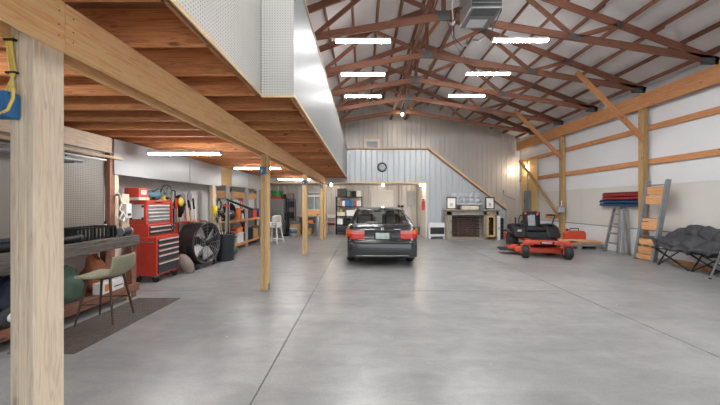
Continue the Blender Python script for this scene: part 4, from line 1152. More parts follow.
# first bay (8.58-9.94) and second bay (9.94-11.3)
crate('plastic_tote', 'grey plastic tote on the bottom shelf by trash can', 'grey_plastic', (-4.06, 8.95, .187), (.40, .46, .24), 'steel_grey')
crate('plastic_tote', 'white lidded tote on the bottom shelf beside grey tote', 'white', (-4.06, 9.50, .187), (.40, .42, .30), 'white')
crate('red_bin', 'red plastic bin stacked on the grey tote', 'red', (-4.05, 8.95, .455), (.36, .42, .16), 'charcoal')
crate('red_bin', 'orange red bin stacked on the white tote', 'orange', (-4.05, 9.50, .515), (.34, .38, .16))
crate('orange_jug', 'orange tall jug on shelf beside the car seat', 'orange', (-3.98, 9.50, .917), (.16, .16, .34), 'red', cat='jug')
crate('orange_jug', 'squat orange jug at the end of the shelf', 'orange', (-4.06, 9.78, .917), (.18, .18, .22), 'charcoal', cat='jug')
crate('black_case', 'black hard case on the second bay middle shelf', 'charcoal', (-4.05, 10.25, .917), (.4, .4, .26), 'black')
crate('red_case', 'red case on the second bay middle shelf', 'red', (-4.05, 10.75, .917), (.36, .36, .30), 'charcoal')
crate('black_case', 'black case on the second bay bottom shelf', 'black', (-4.05, 10.25, .187), (.42, .44, .40), 'charcoal')
crate('cardboard_box', 'brown carton on the second bay bottom shelf', 'cardboard', (-4.05, 10.80, .187), (.4, .4, .34))
crate('paint_can', 'red paint can on the black case of second bay', 'red', (-4.05, 10.25, .614), (.18, .18, .16), 'steel_grey', cat='can')
crate('cardboard_box', 'brown carton on the third bay bottom shelf', 'cardboard', (-4.05, 11.70, .187), (.4, .5, .4))
crate('plastic_tote', 'blue tote on the third bay middle shelf', 'blue', (-4.05, 11.7, .917), (.4, .5, .3), 'blue')
CL = [('red', 'red', .917), ('white', 'white', .917)]
for ci, (mat, nme, z) in enumerate(CL):
    t = thing('spray_can', f'small {nme} can near the middle shelf front edge', 'can', (-3.90, 8.66+ci*.0 if ci == 0 else 9.62+.105*ci+(.1 if ci > 2 else 0), z), group='small cans on the wall shelving')
    MB().lathe([(.001, 0), (.032, 0), (.033, .005), (.033, .15), (.022, .17), (.001, .17)], n=12, cap=False).build('body', mat, t)
    MB().cyl((0, 0, .17), (0, 0, .20), .02, n=10).build('cap', 'white' if ci % 2 else 'black', t)
for ci, (yy, mat, lab) in enumerate(((8.75, 'charcoal', 'black hose coil hung above the car seat'), (9.45, 'cable_yellow', 'yellow cord coil hung above the orange jugs'), (10.4, 'red', 'red cord coil hung above the black case'))):
    t = thing('hose_coil', lab, 'coil', (-4.30, yy+.15, 1.40), group='coils hung in the wall shelving')
    q = MB()
    for r_ in (.11, .125, .14): q.tube([(.02+r_*.1, r_*math.cos(2*PI*k/20), r_*1.15*math.sin(2*PI*k/20)) for k in range(21)], .011, 6)
    q.build('coil', mat, t)
    MB().box((-.03, 0, .14), (.10, .03, .03)).build('hook', 'steel_grey', t)
gs = thing('green_sack', 'green rolled tarp bag on floor beside the trash can', 'bag', (-3.62, 8.28, 0))
q = MB(); q.sph((0, 0, .14), (.15, .2, .145), 16, 10, jitter=.06, rnd=random.Random(12)); q.build('body', 'green_bag', gs)
MB().tube([(-.02, -.1, .26), (-.03, 0, .33), (-.02, .1, .26)], .012).build('strap', 'charcoal', gs)

# ------------------------------------------------------------------ back of the left bay: fridge, high chair, desk
fr = thing('refrigerator', 'stainless steel refrigerator standing against the back wall', 'refrigerator', (-3.94, 13.62, 0))
MB().bx(-.33, .33, .05, .70, .02, 1.64).build('cabinet', 'panel_grey', fr, bevel=.01)
dr = MB().bx(-.33, .33, .0, .045, .62, 1.64).build('upper_door', 'stainless', fr, bevel=.01)
MB().tube([(.27, -.0, .72), (.27, -.05, .76), (.27, -.05, 1.30), (.27, 0, 1.34)], .012).build('handle', 'chrome', dr)
dr = MB().bx(-.33, .33, .0, .045, .03, .61).build('freezer_drawer', 'stainless', fr, bevel=.01)
MB().tube([(-.25, 0, .53), (-.22, -.05, .53), (.22, -.05, .53), (.25, 0, .53)], .012).build('handle', 'chrome', dr)
for sx in (-.28, .28):
    for sy in (.1, .62): MB().cyl((sx, sy, 0), (sx, sy, .02), .025).build('foot', 'black', fr)
gt = thing('green_tub', 'green plastic tub on top of the refrigerator', 'tub', (-3.98, 13.88, 1.642))
MB().lathe([(.20, .10), (.27, .34), (.29, .35), (.28, .37), (.26, .35), (.19, .11)], n=22).build('bowl', 'green', gt)
MB().bx(-.24, .24, -.18, .18, 0, .10).build('red_base', 'red', gt, bevel=.01)
for i, (x, mat, lab, h) in enumerate(((-3.70, 'charcoal', 'dark case on the refrigerator beside the green tub', .2),)):
    crate('small_case', lab, mat, (x+.045, 13.95, 1.642), (.08, .3, h), 'orange_bag', cat='case', grp='things on the refrigerator')
hc = thing('high_chair', 'white plastic toddler high chair with splayed legs', 'high chair', (-3.24, 10.95, 0), math.radians(-15))
for sx in (-1, 1):
    for sy in (-1, 1):
        MB().cyl((sx*.26, sy*.24, .0), (sx*.17, sy*.13, .60), .026, .024, n=8).build('leg', 'white', hc)
for sy in (-1, 1): MB().cyl((-.24, sy*.21, .12), (.24, sy*.21, .12), .018, n=8).build('stretcher', 'white', hc)
q = MB(); q.box((0, 0, .58), (.40, .34, .05)); q.build('seat', 'white', hc, bevel=.02)
q = MB(); q.grid(lambda u, v: ((u*2-1)*.19, .17+.05*v-.06*abs(u*2-1)**2, .60+.40*v-.06*abs(u*2-1)**4*v), 10, 6); q.build('seat_back', 'white', hc, solid=.03)
MB().box((0, -.16, .74), (.44, .26, .03)).build('tray', 'white', hc, bevel=.012)
for sx in (-1, 1): MB().box((sx*.19, .0, .67), (.03, .34, .14)).build('arm', 'white', hc, bevel=.01)
# pail, coat stand of black goods, small rug
pa = thing('plastic_pail', 'pale blue pail on the floor near the refrigerator', 'pail', (-3.02, 12.98, 0))
MB().lathe([(.13, 0), (.14, .005), (.165, .34), (.175, .345), (.175, .36), (.155, .36), (.13, .02), (.001, .02)], n=22, cap=False).build('body', 'plate_paint', pa)
MB().lathe([(.139, .09), (.166, .24)], n=22, cap=False).build('label_band', 'blue', pa)
MB().tube([(-.165, 0, .33), (-.12, -.1, .42), (0, -.14, .45), (.12, -.1, .42), (.165, 0, .33)], .006).build('handle', 'steel_grey', pa)
crate('carton', 'brown carton behind the pale blue pail', 'cardboard', (-3.02, 13.42, 0), (.42, .4, .50), cat='box', grp='cartons by the refrigerator')
crate('carton', 'flat carton on the brown carton behind pail', 'bench_top', (-3.02, 13.42, .502), (.36, .32, .12), cat='box', grp='cartons by the refrigerator')
bs = thing('shelf_rack', 'black narrow rack of dark goods beside the refrigerator', 'rack', (-3.36, 14.0, 0))
for sx in (-.17, .17):
    for sy in (-.2, .2): MB().bx(sx-.012, sx+.012, sy-.012, sy+.012, 0, 1.65).build('post', 'black', bs)
for z in (.2, .75, 1.25, 1.62): MB().bx(-.18, .18, -.21, .21, z, z+.02).build('shelf', 'black', bs)
for z, mat, lab in ((.221, 'charcoal', 'dark box low on the narrow black rack'), (.771, 'black', 'black bundle midway on the narrow rack'), (1.271, 'navy', 'navy box high on the narrow rack'), (1.641, 'bag_tan', 'tan bundle on top of the narrow rack')):
    crate('stored_box', lab, mat, (-3.36, 14.0, z), (.26, .3, .26), cat='box', grp='boxes on the narrow black rack')
sv = thing('stick_vacuum', 'black stick vacuum standing before the narrow rack', 'vacuum', (-3.42, 13.2, 0))
MB().bx(-.14, .14, -.1, .1, 0, .07).build('head', 'black', sv, bevel=.02)
MB().cyl((0, 0, .07), (0, .12, .95), .02).build('tube', 'charcoal', sv)
MB().cyl((0, .10, .70), (0, .13, 1.0), .06).build('motor', 'black', sv)
dk_ = thing('desk', 'grey work desk with lower shelf by the back wall', 'desk', (-2.42, 13.98, 0))
MB().bx(-.62, .62, -.30, .30, .80, .84).build('top', 'grey_plastic', dk_, bevel=.005)
MB().bx(-.58, .58, -.28, .28, .50, .52).build('shelf', 'grey_plastic', dk_)
for sx in (-.6, .6):
    for sy in (-.27, .27): MB().bx(sx-.025, sx+.025, sy-.025, sy+.025, 0, .80).build('leg', 'panel_grey', dk_)
crate('wood_crate', 'low pine crate on the grey desk under hutch', 'orange_board', (-2.36, 13.95, .842), (1.0, .40, .27), cat='crate', grp='things on the desk')
hu = thing('glazed_hutch', 'white two pane glazed hutch standing on the pine crate', 'hutch', (-2.28, 14.05, 1.114))
MB().bx(-.42, .42, .0, .28, 0, .04).bx(-.42, .42, 0, .28, .62, .66).bx(-.42, -.38, 0, .28, .04, .62).bx(.38, .42, 0, .28, .04, .62).bx(-.02, .02, 0, .28, .04, .62).build('case', 'white', hu)
MB().bx(-.38, .38, .26, .28, .04, .62).build('back', 'white', hu)
for sx in (-.20, .20): MB().bx(sx-.18, sx+.18, .02, .026, .04, .62).build('pane', 'clear_glass', hu)
for z in (.70, .84): MB().bx(-.5, .5, -.02, .28, z-.04, z-.015).build('top_shelf', 'white', hu)
for sx in (-.47, .47): MB().bx(sx-.012, sx+.012, .0, .28, .6, .83).build('shelf_side', 'white', hu)
crate('storage_basket', 'grey basket on top of the white hutch', 'sofa_grey', (-2.28, 14.18, 1.942), (.8, .22, .16), cat='basket', grp='things on the desk')
crate('red_tray', 'bright red tray under the desk top', 'orange', (-2.50, 13.92, .522), (.40, .3, .14), cat='tray', grp='things on the desk')
crate('brown_bin', 'brown bin on the floor beneath the grey desk', 'cardboard', (-2.55, 13.98, 0), (.36, .36, .32), cat='bin', grp='things on the desk')
cy = thing('gas_cylinder', 'tall grey metal cylinder standing beside the desk', 'cylinder', (-2.00, 13.30, 0))
MB().lathe([(.001, 0), (.10, 0), (.105, .02), (.105, .78), (.08, .85), (.03, .88), (.03, .92), (.001, .92)], n=22, cap=False).build('body', 'steel_grey', cy)
MB().cyl((0, 0, .92), (0, 0, .96), .045, n=12).build('valve', 'dark_steel', cy)
fcr = thing('folded_chair', 'white folding chair leaning on the back wall', 'chair', (-1.50, 14.20, 0))
for sx in (-.19, .19):
    MB().cyl((sx, -.20, 0), (sx, .12, .92), .013).build('leg', 'white', fcr)
    MB().cyl((sx*.9, -.02, 0), (sx*.9, .05, .62), .012).build('leg', 'white', fcr)
MB().box((0, .075, .82), (.38, .02, .16), rx=-.33).build('backrest', 'white', fcr)
MB().box((0, -.01, .46), (.36, .03, .36), rx=1.2).build('seat', 'red', fcr)
# black shelf with stores
bsx0, bsx1, bsy = -1.22, -.05, 13.82
bsh = thing('black_shelving', 'black four tier shelf of boxes beside the door', 'shelving', ((bsx0+bsx1)/2, bsy, 0))
hw2 = (bsx1-bsx0)/2
for sx in (-hw2, hw2):
    for sy in (-.2, .2): MB().bx(sx-.02, sx+.02, sy-.02, sy+.02, 0, 1.74).build('post', 'black', bsh)
for z in (.12, .43, .82, 1.26, 1.70): MB().bx(-hw2, hw2, -.22, .22, z, z+.035).build('shelf', 'black', bsh)
rows = [(.156, [('charcoal', .4, .2), ('steel_grey', .3, .22), ('bag_tan', .3, .2)]), (.466, [('white', .25, .28), ('black', .35, .3), ('white', .4, .22)]),
        (.856, [('cream', .36, .18), ('white', .36, .27), ('cardboard', .22, .24)]), (1.296, [('bag_tan', .22, .26), ('white', .12, .26), ('blue', .2, .3), ('box_blue', .16, .22), ('red', .1, .26), ('white', .2, .26)]),
        (1.736, [('charcoal', .42, .36), ('green_bag', .16, .28), ('black', .2, .26), ('white', .2, .28)])]
tier = ['floor tier', 'second tier', 'middle tier', 'fourth tier', 'top']
cn_ = {'charcoal': 'charcoal', 'steel_grey': 'grey', 'bag_tan': 'tan', 'white': 'white', 'black': 'black', 'cream': 'cream', 'cardboard': 'brown', 'blue': 'blue', 'box_blue': 'dark blue', 'red': 'red', 'green_bag': 'green'}
for ti, (z, row) in enumerate(rows):
    x = bsx0+.04; tot = sum(r[1] for r in row); gap = max(.005, (bsx1-bsx0-.08-tot)/max(1, len(row)-1)); seen = {}
    for mat, w, h in row:
        nme = cn_[mat]; nxt = seen.get(mat, 0); seen[mat] = nxt+1
        crate('storage_box', f'{"second " if nxt else ""}{nme} box on the {tier[ti]} of the black shelf', mat, (x+w/2, bsy, z), (w, .32, h), 'grey_plastic' if w > .3 else None, grp='boxes on the black shelf')
        x += w+gap
yj = thing('yellow_jug', 'yellow jug on the cream box of black shelf', 'jug', (bsx0+.2, bsy-.0, 1.062))
MB().lathe([(.07, 0), (.075, .01), (.075, .10), (.03, .15), (.025, .17)], n=14).build('body', 'yellow', yj)
MB().tube([(.06, 0, .11), (.09, 0, .13), (.03, 0, .16)], .008).build('handle', 'yellow', yj)
# grey tub, wall boxes, extinguisher
tb2 = thing('grey_tub', 'grey oblong plastic tub on floor behind the car', 'tub', (2.25, 13.9, 0))
MB().prism([(-.24, 0), (.24, 0), (.30, .34), (-.30, .34)], -.2, .2, 'y').build('body', 'grey_plastic', tb2, bevel=.02)
MB().bx(-.32, .32, -.22, .22, .34, .37).build('rim', 'grey_plastic', tb2, bevel=.01)
ep = thing('breaker_panel', 'grey breaker panel on back wall right of white door', 'panel', (2.30, YB-.03, 1.68))
ep['label'] = 'pale grey breaker panel on back wall by fire extinguisher'
MB().bx(-.18, .18, -.09, 0, -.36, .36).build('case', 'sofa_grey', ep, bevel=.006)
MB().bx(-.15, .15, -.10, -.09, -.32, .32).build('cover', 'sofa_grey', ep, bevel=.004)
th = thing('wall_switches', 'black switch boxes on conduit beside the white door', 'switch', (1.72, YB-.03, 1.30))
MB().bx(-.05, .05, -.05, 0, -.05, .05).build('switch_box', 'black', th)
MB().bx(.09, .23, -.05, 0, -.06, .04).build('switch_box', 'black', th)
MB().cyl((0, -.025, .05), (0, -.025, .98), .014, n=8).build('conduit', 'dark_steel', th)
fe = thing('fire_extinguisher', 'red fire extinguisher hung on the opening end wall', 'extinguisher', (2.525, 12.62, 1.15))
MB().lathe([(.001, 0), (.06, 0), (.065, .015), (.065, .34), (.045, .40), (.02, .42), (.001, .42)], n=18, cap=False).build('body', 'red', fe)
MB().box((0, 0, .45), (.05, .10, .04)).build('valve', 'black', fe)
MB().tube([(0, -.03, .44), (-.02, -.09, .40), (-.02, -.085, .2)], .009).build('hose', 'black', fe)
MB().bx(.045, .07, -.03, .03, .1, .4).build('bracket', 'steel_grey', fe)

# ------------------------------------------------------------------ against the stair wall
wh = thing('wall_heater', 'white cabinet heater with dark grille by the stair wall', 'heater', (2.99, 12.18, 0))
MB().bx(-.32, .32, -.10, .14, .10, .63).build('case', 'white', wh, bevel=.015)
MB().bx(-.28, .28, -.105, -.10, .20, .47).build('grille_back', 'charcoal', wh)
for k in range(7): MB().box((0, -.112, .22+k*.038), (.56, .016, .006), rx=.5).build('louver', 'dark_steel', wh)
for sx in (-.28, .28): MB().bx(sx-.03, sx+.03, -.12, .15, 0, .10).build('foot', 'white', wh)
MB().bx(-.3, .3, -.10, .12, .632, .65).build('top_grille', 'white', wh)
fp = thing('fireplace_mantel', 'weathered wood fireplace mantel cabinet with glazed side door', 'fireplace', (4.33, 12.02, 0))
L_ = 1.03
board('mantel_shelf', (-L_-.04, .02, 1.155), (L_+.04, .02, 1.155), .46, .06, 'grey_barn', fp, bevel=.004)
for x, w in ((-L_+.10, .22), (.50, .12), (L_-.05, .10)):
    board('pillar', (x, -.12, 0), (x, -.12, 1.12), .10, w, 'grey_barn', fp, up=(1, 0, 0), bevel=.003)
board('header', (-L_+.0, -.12, 1.05), (L_, -.12, 1.05), .10, .16, 'grey_barn', fp, bevel=.003)
for x in (-.38, .45): MB().bx(x-.06, x+.06, -.176, -.17, 1.08, 1.11).build('pull', 'dark_steel', fp)
board('hearth', (-L_+.2, -.1, .045), (.5, -.1, .045), .12, .09, 'grey_barn', fp)
MB().bx(-L_, -L_+.02, -.1, .25, 0, 1.12).build('side_panel', 'grey_barn', fp)
MB().bx(L_-.02, L_, -.1, .25, 0, 1.12).build('side_panel', 'grey_barn', fp)
MB().bx(-L_, L_, .23, .25, 0, 1.12).build('back_panel', 'grey_barn', fp)
bme = MB().bx(-.098, .098, -.02, .02, -.032, .032).mesh('brick', 'brick_dark')
for r in range(11):
    for c in range(7):
        x = -.72+c*.205+(.1 if r % 2 else 0)
        if x > .40: continue
        o = bpy.data.objects.new('brick', bme); COL.objects.link(o); o.parent = fp; o.location = (x, .19+random.uniform(-.006, .006), .13+r*.072)
for x in (-.55, -.05, .30):
    MB().bx(x-.008, x+.008, -.04, -.02, .09, .97).build('fire_screen_bar', 'dark_steel', fp)
MB().bx(-.80, .43, -.035, -.02, .93, .97).build('fire_screen_frame', 'dark_steel', fp)
gd_ = MB(); gd_.bx(.58, .65, -.14, -.11, .10, .96).bx(.84, .91, -.14, -.11, .10, .96).bx(.65, .84, -.14, -.11, .88, .96).bx(.65, .84, -.14, -.11, .10, .18)
cd = gd_.build('cabinet_door', 'plywood', fp)
MB().bx(.65, .84, -.13, -.125, .18, .88).build('pane', 'dark_glass', cd)
MB().cyl((.88, -.15, .5), (.88, -.14, .5), .015).build('knob', 'dark_steel', cd)
MB().bx(.58, .91, -.05, -.03, .10, .96).build('cabinet_back', 'black', fp)
wp = thing('leaning_panel', 'narrow white panel leaning beside the fireplace cabinet', 'panel', (5.34, 11.80, 0))
MB().bx(-.055, .055, -.02, .02, 0, .95).build('panel', 'white', wp, bevel=.004)
MB().bx(-.03, .03, -.024, -.02, .4, .5).build('label_patch', 'sofa_grey', wp)
bb2 = thing('black_bin', 'black slatted bin between fireplace and stair wall end', 'bin', (5.52, 12.1, 0))
MB().bx(-.09, .09, -.14, .14, 0, .85).build('body', 'charcoal', bb2, bevel=.01)
for k in range(6): MB().bx(-.085, .085, -.15, -.14, .08+k*.13, .14+k*.13).build('slat', 'black', bb2)
# tufted love seat cushion and frames on the mantel
so = thing('tufted_seat', 'grey tufted loveseat back resting on the mantel', 'seat', (4.165, 12.20, 1.362))
def tuft(u, v):
    x = (u*2-1)*.60; z = .06+v*.42
    d = .06*abs(math.sin(u*5*PI))*abs(math.sin(v*2*PI))
    return (x*(1-.06*abs(v-.4)), -.06-d-.02*math.sin(PI*v), z)
MB().grid(tuft, 60, 24).build('tufting', 'sofa_grey', so)
MB().bx(-.60, .60, -.06, .10, .0, .47).build('frame', 'sofa_grey', so, bevel=.03)
MB().box((0, -.12, .04), (1.22, .22, .10)).build('seat_roll', 'sofa_grey', so, bevel=.04)
bx_ = crate('mantel_box', 'beige box on the mantel under the tufted seat', 'cream', (4.25, 12.02, 1.186), (.66, .30, .15), cat='box', grp='things on the mantel')
for lab, x, rz in (('tilted dark framed sketch on the mantel', 3.50, -.25), ('upright dark framed sketch on the mantel near stair rail', 5.02, .08)):
    t = thing('picture_frame', lab, 'picture', (x, 11.87, 1.186), rz, group='framed sketches on the mantel')
    for a, b_, c, d in ((-.19, .19, 0, .04), (-.19, .19, .44, .48), (-.19, -.15, .04, .44), (.15, .19, .04, .44)):
        MB().bx(a, b_, -.015, .015, c+.02, d+.02).build('frame_bar', 'bronze_leg', t)
    MB().bx(-.15, .15, .002, .008, .06, .46).build('print', 'paper', t)
    q = MB(); q.tube([(-.05+.1*(k/12.), -.001, .22+.05*math.sin(k*1.7)) for k in range(13)], .004, 4); q.bx(-.06, .06, -.001, .001, .14, .155); q.build('drawing', 'charcoal', t)
    MB().box((0, .07, .12), (.06, .01, .30), rx=-.4).build('easel', 'bronze_leg', t)
    MB().bx(-.16, .16, -.03, .03, .0, .02).build('ledge', 'trim_pine', t)
ck = thing('wall_clock', 'round black rimmed clock on the pale walkway wall', 'clock', (.79, SY-.022, 2.93))
m = Euler((PI/2, 0, 0)).to_matrix()
MB().lathe([(.15, .0), (.19, .0), (.20, .015), (.19, .035), (.16, .035), (.15, .02)], n=36, m=m, cap=False).build('rim', 'black', ck)
MB().lathe([(.001, .0), (.155, .0), (.155, .01), (.001, .01)], n=30, m=m, cap=False).build('face', 'sofa_grey', ck)
MB().box((.03, -.014, .03), (.012, .004, .11), ry=.7).build('hour_hand', 'black', ck)
MB().box((-.02, -.016, .05), (.008, .004, .14), ry=-.4).build('minute_hand', 'black', ck)
for k in range(12):
    a = 2*PI*k/12; MB().box((.135*math.sin(a), -.012, .135*math.cos(a)), (.008, .003, .022), ry=a).build('hour_mark', 'black', ck)

# ------------------------------------------------------------------ far corner by the long wall
pw = thing('plywood_board', 'tall plywood board in the corner carrying electric panel', 'board', (XR-.08, 0, 0))
MB().bx(0, .018, 12.95, 13.56, 0, 3.38).build('sheet', 'plywood', pw)
MB().bx(0, .018, 13.57, 14.22, 0, 3.38).build('sheet', 'plywood', pw)
el = thing('electric_panel', 'dark grey electric panel on the corner plywood', 'panel', (XR-.082, 13.62, 1.55))
MB().bx(-.10, 0, -.22, .22, -.46, .46).build('case', 'panel_grey', el, bevel=.006)
MB().bx(-.112, -.10, -.19, .19, -.42, .42).build('cover', 'panel_grey', el, bevel=.004)
MB().bx(-.12, -.112, .13, .16, -.03, .05).build('latch', 'black', el)
MB().cyl((-.05, 0, .46), (-.05, 0, 1.8), .025, n=10).build('conduit', 'steel_grey', el)
MB().cyl((-.05, -.1, -.46), (-.05, -.1, -1.5), .02, n=10).build('conduit', 'steel_grey', el)
tag(board('brace_board', (7.36, 14.1, 3.45), (7.36, 11.32, 1.02), .038, .14, 'treated_post', bevel=.003), 'long diagonal board leaning from corner plywood to wall post', 'brace')
cd_ = thing('looped_cable', 'dark cable looped on back wall beside electric panel', 'cable', (7.1, YB-.03, 1.9))
MB().tube([(-.35, -.02, .12), (-.34, -.03, -.05), (-.2, -.03, -.15), (.0, -.03, -.2), (.2, -.03, -.3)], .014).build('cord', 'dark_steel', cd_)
MB().cyl((-.36, 0, .13), (-.36, -.05, .13), .03).build('hook', 'dark_steel', cd_)
mtb = thing('meter_box', 'small grey box with spigot fixed to the corner post', 'box', (7.33, 11.14, 1.10))
MB().bx(-.14, .10, -.10, .0, 0, .22).build('case', 'sofa_grey', mtb, bevel=.008)
MB().bx(-.15, .11, -.105, .0, .22, .24).build('lid', 'steel_grey', mtb)
MB().cyl((.02, -.03, .24), (.02, -.03, .42), .02).build('pipe', 'chrome', mtb)
MB().cyl((-.03, -.03, .40), (.07, -.03, .40), .014).build('valve', 'chrome', mtb)
# lumber and red fuel boxes
lb = Vector((6.98, 9.75, 0))
def plank_thing(label, mat, x0, x1, y0, y1, z0, z1, rz=0):
    t = board('lumber_plank', Vector((x0, (y0+y1)/2, (z0+z1)/2)), Vector((x1, (y0+y1)/2, (z0+z1)/2)), y1-y0, z1-z0, mat, bevel=.004)
    tag(t, label, 'plank', 'lumber on the floor by the white wall'); return t
pal = thing('dark_skid', 'dark grey plastic skid under the lumber and fuel boxes', 'skid', (6.78, 9.75, 0))
MB().bx(-.72, .72, -.38, .38, .09, .16).build('deck', 'grey_plastic', pal, bevel=.01)
for x in (-.6, 0, .6): MB().bx(x-.08, x+.08, -.36, .36, 0, .09).build('runner', 'grey_plastic', pal)
plank_thing('orange brown plank at the bottom of the floor lumber', 'orange_board', 6.55, 7.45, 9.38, 9.72, .162, .20)
plank_thing('orange brown plank second in the floor lumber', 'orange_board', 6.72, 7.50, 9.36, 9.72, .202, .24)
plank_thing('pale pine board on top of the floor lumber', 'trim_pine', 6.30, 7.10, 9.46, 9.74, .242, .275)
plank_thing('grey board laid beside the floor lumber', 'grey_upright', 6.4, 7.5, 9.76, 10.05, .162, .22)
for lab, x, yy, mat in (('red plastic fuel case with dark handle on the skid', 6.97, 9.90, 'mower_red'), ('small red fuel can beside the long fuel case', 6.28, 9.86, 'mower_red')):
    t = thing('fuel_case', lab, 'case', (x, yy, .222 if x > 6.4 else .161))
    wv = .32 if x > 6.4 else .13
    MB().prism([(-wv/1, 0), (wv, 0), (wv, .24), (wv*.8, .32), (-wv*.8, .32), (-wv, .24)], -.11, .11, 'y').build('body', mat, t, bevel=.02)
    MB().tube([(-wv*.5, 0, .30), (-wv*.4, 0, .39), (wv*.4, 0, .39), (wv*.5, 0, .30)], .018, 8).build('handle', 'charcoal', t)
    MB().cyl((-wv*.7, 0, .30), (-wv*.7, 0, .37), .035, n=12).build('cap', 'black', t)

# bins on the wall
rl = thing('bin_rail', 'dark louvred rail board holding red and blue bins', 'rail', (XR-.024, 8.72, 1.35))
MB().bx(-.012, 0, -.72, .72, 0, .42).build('plate', 'charcoal', rl)
def bin_obj(mat, label, loc):
    t = thing('storage_bin', label, 'bin', loc, group='small bins on the wall rail')
    w = .093
    q = MB(); q.bx(-.13, 0, -w/2+.002, w/2-.002, 0, .006); q.bx(-.006, 0, -w/2+.002, w/2-.002, .006, .085)
    for s in (-1, 1): q.prism([(-.13, .006), (0, .006), (0, .085), (-.10, .085), (-.13, .05)], min(s*(w/2-.002), s*(w/2-.007)), max(s*(w/2-.002), s*(w/2-.007)), 'y')
    q.bx(-.13, -.125, -w/2+.002, w/2-.002, .006, .05)
    q.build('tray', mat, t)
    MB().bx(-.1325, -.13, -.03, .03, .012, .034).build('label_slot', 'charcoal', t)
    return t
src = {}
for r in range(4):
    mat = 'bin_blue' if r < 2 else 'bin_red'
    n_ = 14 if r < 2 else 13
    for c in range(n_):
        loc = (XR-.0365, 8.06+c*.102, 1.36+r*.099)
        lab = ('blue' if r < 2 else 'red')+' small storage bin in the '+['lowest', 'second', 'third', 'topmost'][r]+' row on wall rail'
        if mat not in src:
            src[mat] = bin_obj(mat, lab, loc); KIDS[src[mat].name] = list(src[mat].children)
        else: dup(src[mat], loc, None, lab)

# aluminium step ladder leaning on the wall
ld = thing('step_ladder', 'folded aluminium step ladder leaning on the white wall', 'ladder', (7.30, 8.64, 0))
def ladder_face(y0b, y1b, y0t, y1t, xb, xt, Ht, steps, wide, mat='aluminium'):
    for yb, yt in ((y0b, y0t), (y1b, y1t)):
        board('rail', (xb, yb, 0.005), (xt, yt, Ht), .045, .07, mat, ld, up=(1, 0, 0))
    for k in range(steps):
        f = (k+1)/(steps+.6); z = Ht*f
        a = y0b+(y0t-y0b)*f; b_ = y1b+(y1t-y1b)*f; x = xb+(xt-xb)*f
        MB().bx(x-wide/2, x+wide/2, min(a, b_)+.015, max(a, b_)-.015, z-.03, z+.015).build('step', 'steel_grey', ld)
ladder_face(.36, -.10, .25, .02, -.04, .14, 1.30, 4, .09)
ladder_face(-.17, -.36, -.02, -.14, .05, .18, 1.25, 0, .05)
MB().box((.15, .11, 1.31), (.14, .30, .035)).build('top_cap', 'aluminium', ld, bevel=.006)
for z in (.4, .85): MB().bx(.10, .13, -.32+.1*z, -.12, z, z+.025).build('rear_brace', 'aluminium', ld)

# metal rack with planks held between its rails
rk2 = thing('metal_ladder_rack', 'grey steel ladder frame leaning on the wall post', 'ladder', (7.12, 7.58, 0))
for yb, yt in ((.24, .10), (-.24, -.40)):
    board('rail', (0, yb, 0.005), (.20, yt, 2.02), .045, .10, 'steel_grey', rk2, up=(1, 0, 0), bevel=.004)
    board('rail_lip', (-.052, yb, 0.005), (.148, yt, 2.0), .06, .012, 'panel_grey', rk2, up=(1, 0, 0))
for k, z in enumerate((.18, .62, 1.06, 1.50, 1.9)):
    f = z/2.02
    MB().cyl((.02+.2*f, .22-.14*f, z), (.02+.2*f, -.22-.16*f, z), .016, n=8).build('rung', 'steel_grey', rk2)
for i, (z, h, lab) in enumerate(((.03, .13, 'orange board lowest in the steel ladder frame'), (.175, .17, 'orange board second in the steel ladder frame'), (.40, .14, 'pale orange board third in the steel ladder frame'),
                                 (.78, .19, 'orange board midway up the steel ladder frame'), (.99, .07, 'thin orange board midway up the steel ladder frame'), (1.42, .22, 'orange board high in the steel ladder frame'), (1.66, .20, 'topmost orange board in the steel ladder frame'))):
    f = (z+h/2)/2.02; x = 7.12+.2*f-.02
    yc0, yc1 = 7.58+.215-.14*f, 7.58-.215-.16*f
    b_ = board('frame_plank', (x, yc0, z+h/2), (x, yc1, z+h/2), .03, h, 'orange_board', up=(.0, 0, 1), bevel=.003)
    tag(b_, lab, 'plank', 'boards in the steel ladder frame')
lp = board('floor_plank', (7.42, 7.15, .055), (7.42, 6.40, .055), .10, .11, 'orange_board', bevel=.003)
tag(lp, 'orange timber offcut on floor behind the folding chair', 'plank')

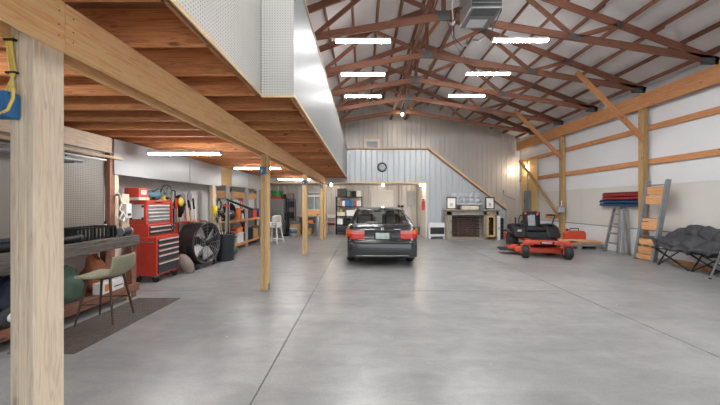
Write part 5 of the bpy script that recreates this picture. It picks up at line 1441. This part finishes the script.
# ------------------------------------------------------------------ double moon chair
mc_ = thing('moon_chair', 'dark grey quilted double moon chair on folding black legs', 'chair', (7.06, 6.20, 0))
def pad(u, v):
    a = u*2-1; b_ = v                                   # a along the wall, b_ from front edge to top of the back
    y = -a*.92*(1-.10*b_*b_)
    e = 1-abs(a)**4
    x = -.36+.62*b_+.06*abs(a)**2*(1-b_)*2
    z = .41+.02*e+.50*b_**1.7*(.62+.38*e)-.05*math.sin(PI*min(1, b_*1.5))*e+.17*abs(a)**3.5*(1-b_)
    # two lobes and stitched puffs
    z -= .055*b_*math.exp(-(a/.10)**2)
    pf = .10*(abs(math.sin(PI*(2.5*a+.3*math.sin(5*b_))))**.4*abs(math.sin(PI*(2.6*b_+.2+.15*math.sin(4*a))))**.4-.4)+.022*math.sin(19*a+9*b_)*math.sin(15*b_+5*a)
    return (x-pf*b_*.8, y, z+pf*(1-.5*b_))
MB().grid(pad, 84, 44).build('padded_seat', 'chair_cloth', mc_, solid=.06)
rim = MB(); rim.tube([pad(k/30, 0) for k in range(31)], .022, 8); rim.tube([pad(k/30, 1) for k in range(31)], .026, 8)
rim.tube([pad(0, k/12) for k in range(13)], .026, 8); rim.tube([pad(1, k/12) for k in range(13)], .026, 8)
rim.build('rim_piping', 'charcoal', mc_)
def leg(p0, p1):
    q = MB(); q.cyl(p0, p1, .013, n=8); l = q.build('leg', 'black', mc_)
    MB().cyl((p0[0], p0[1], 0), (p0[0], p0[1], .03), .024, n=10).build('rubber_foot', 'rubber', l)
for ya, yb in ((.84, .22), (.12, -.55), (-.86, -.2)):
    leg((-.12, ya, .012), (-.30, yb, .41)); leg((-.12, yb-.02, .012), (-.28, ya, .43))
    leg((.38, ya, .012), (-.26, ya-.05, .42)); leg((-.10, ya+.03, .012), (.20, ya-.05, .62))
fb = MB(); fb.cyl((-.29, .86, .415), (-.29, -.86, .415), .013, n=8); fb.cyl((.18, .8, .62), (.18, -.8, .62), .013, n=8); fb.build('frame_bar', 'black', mc_)
# silver tripod at the edge of the view
tp = thing('silver_tripod', 'silver tripod work stand beside the moon chair', 'tripod', (6.62, 5.54, 0))
top = Vector((-0.12, -.24, 1.0))
for fx, fy in ((-.0, .18), (.50, -.35), (-.1, -.75)):
    l = MB().cyl((fx, fy, .012), top, .016, .014, n=10).build('leg', 'aluminium', tp)
    MB().cyl((fx, fy, 0), (fx, fy, .03), .022, n=10).build('rubber_foot', 'rubber', l)
MB().cyl(top-Vector((0, 0, .05)), top+Vector((0, 0, .10)), .035, n=12).build('head', 'black', tp)
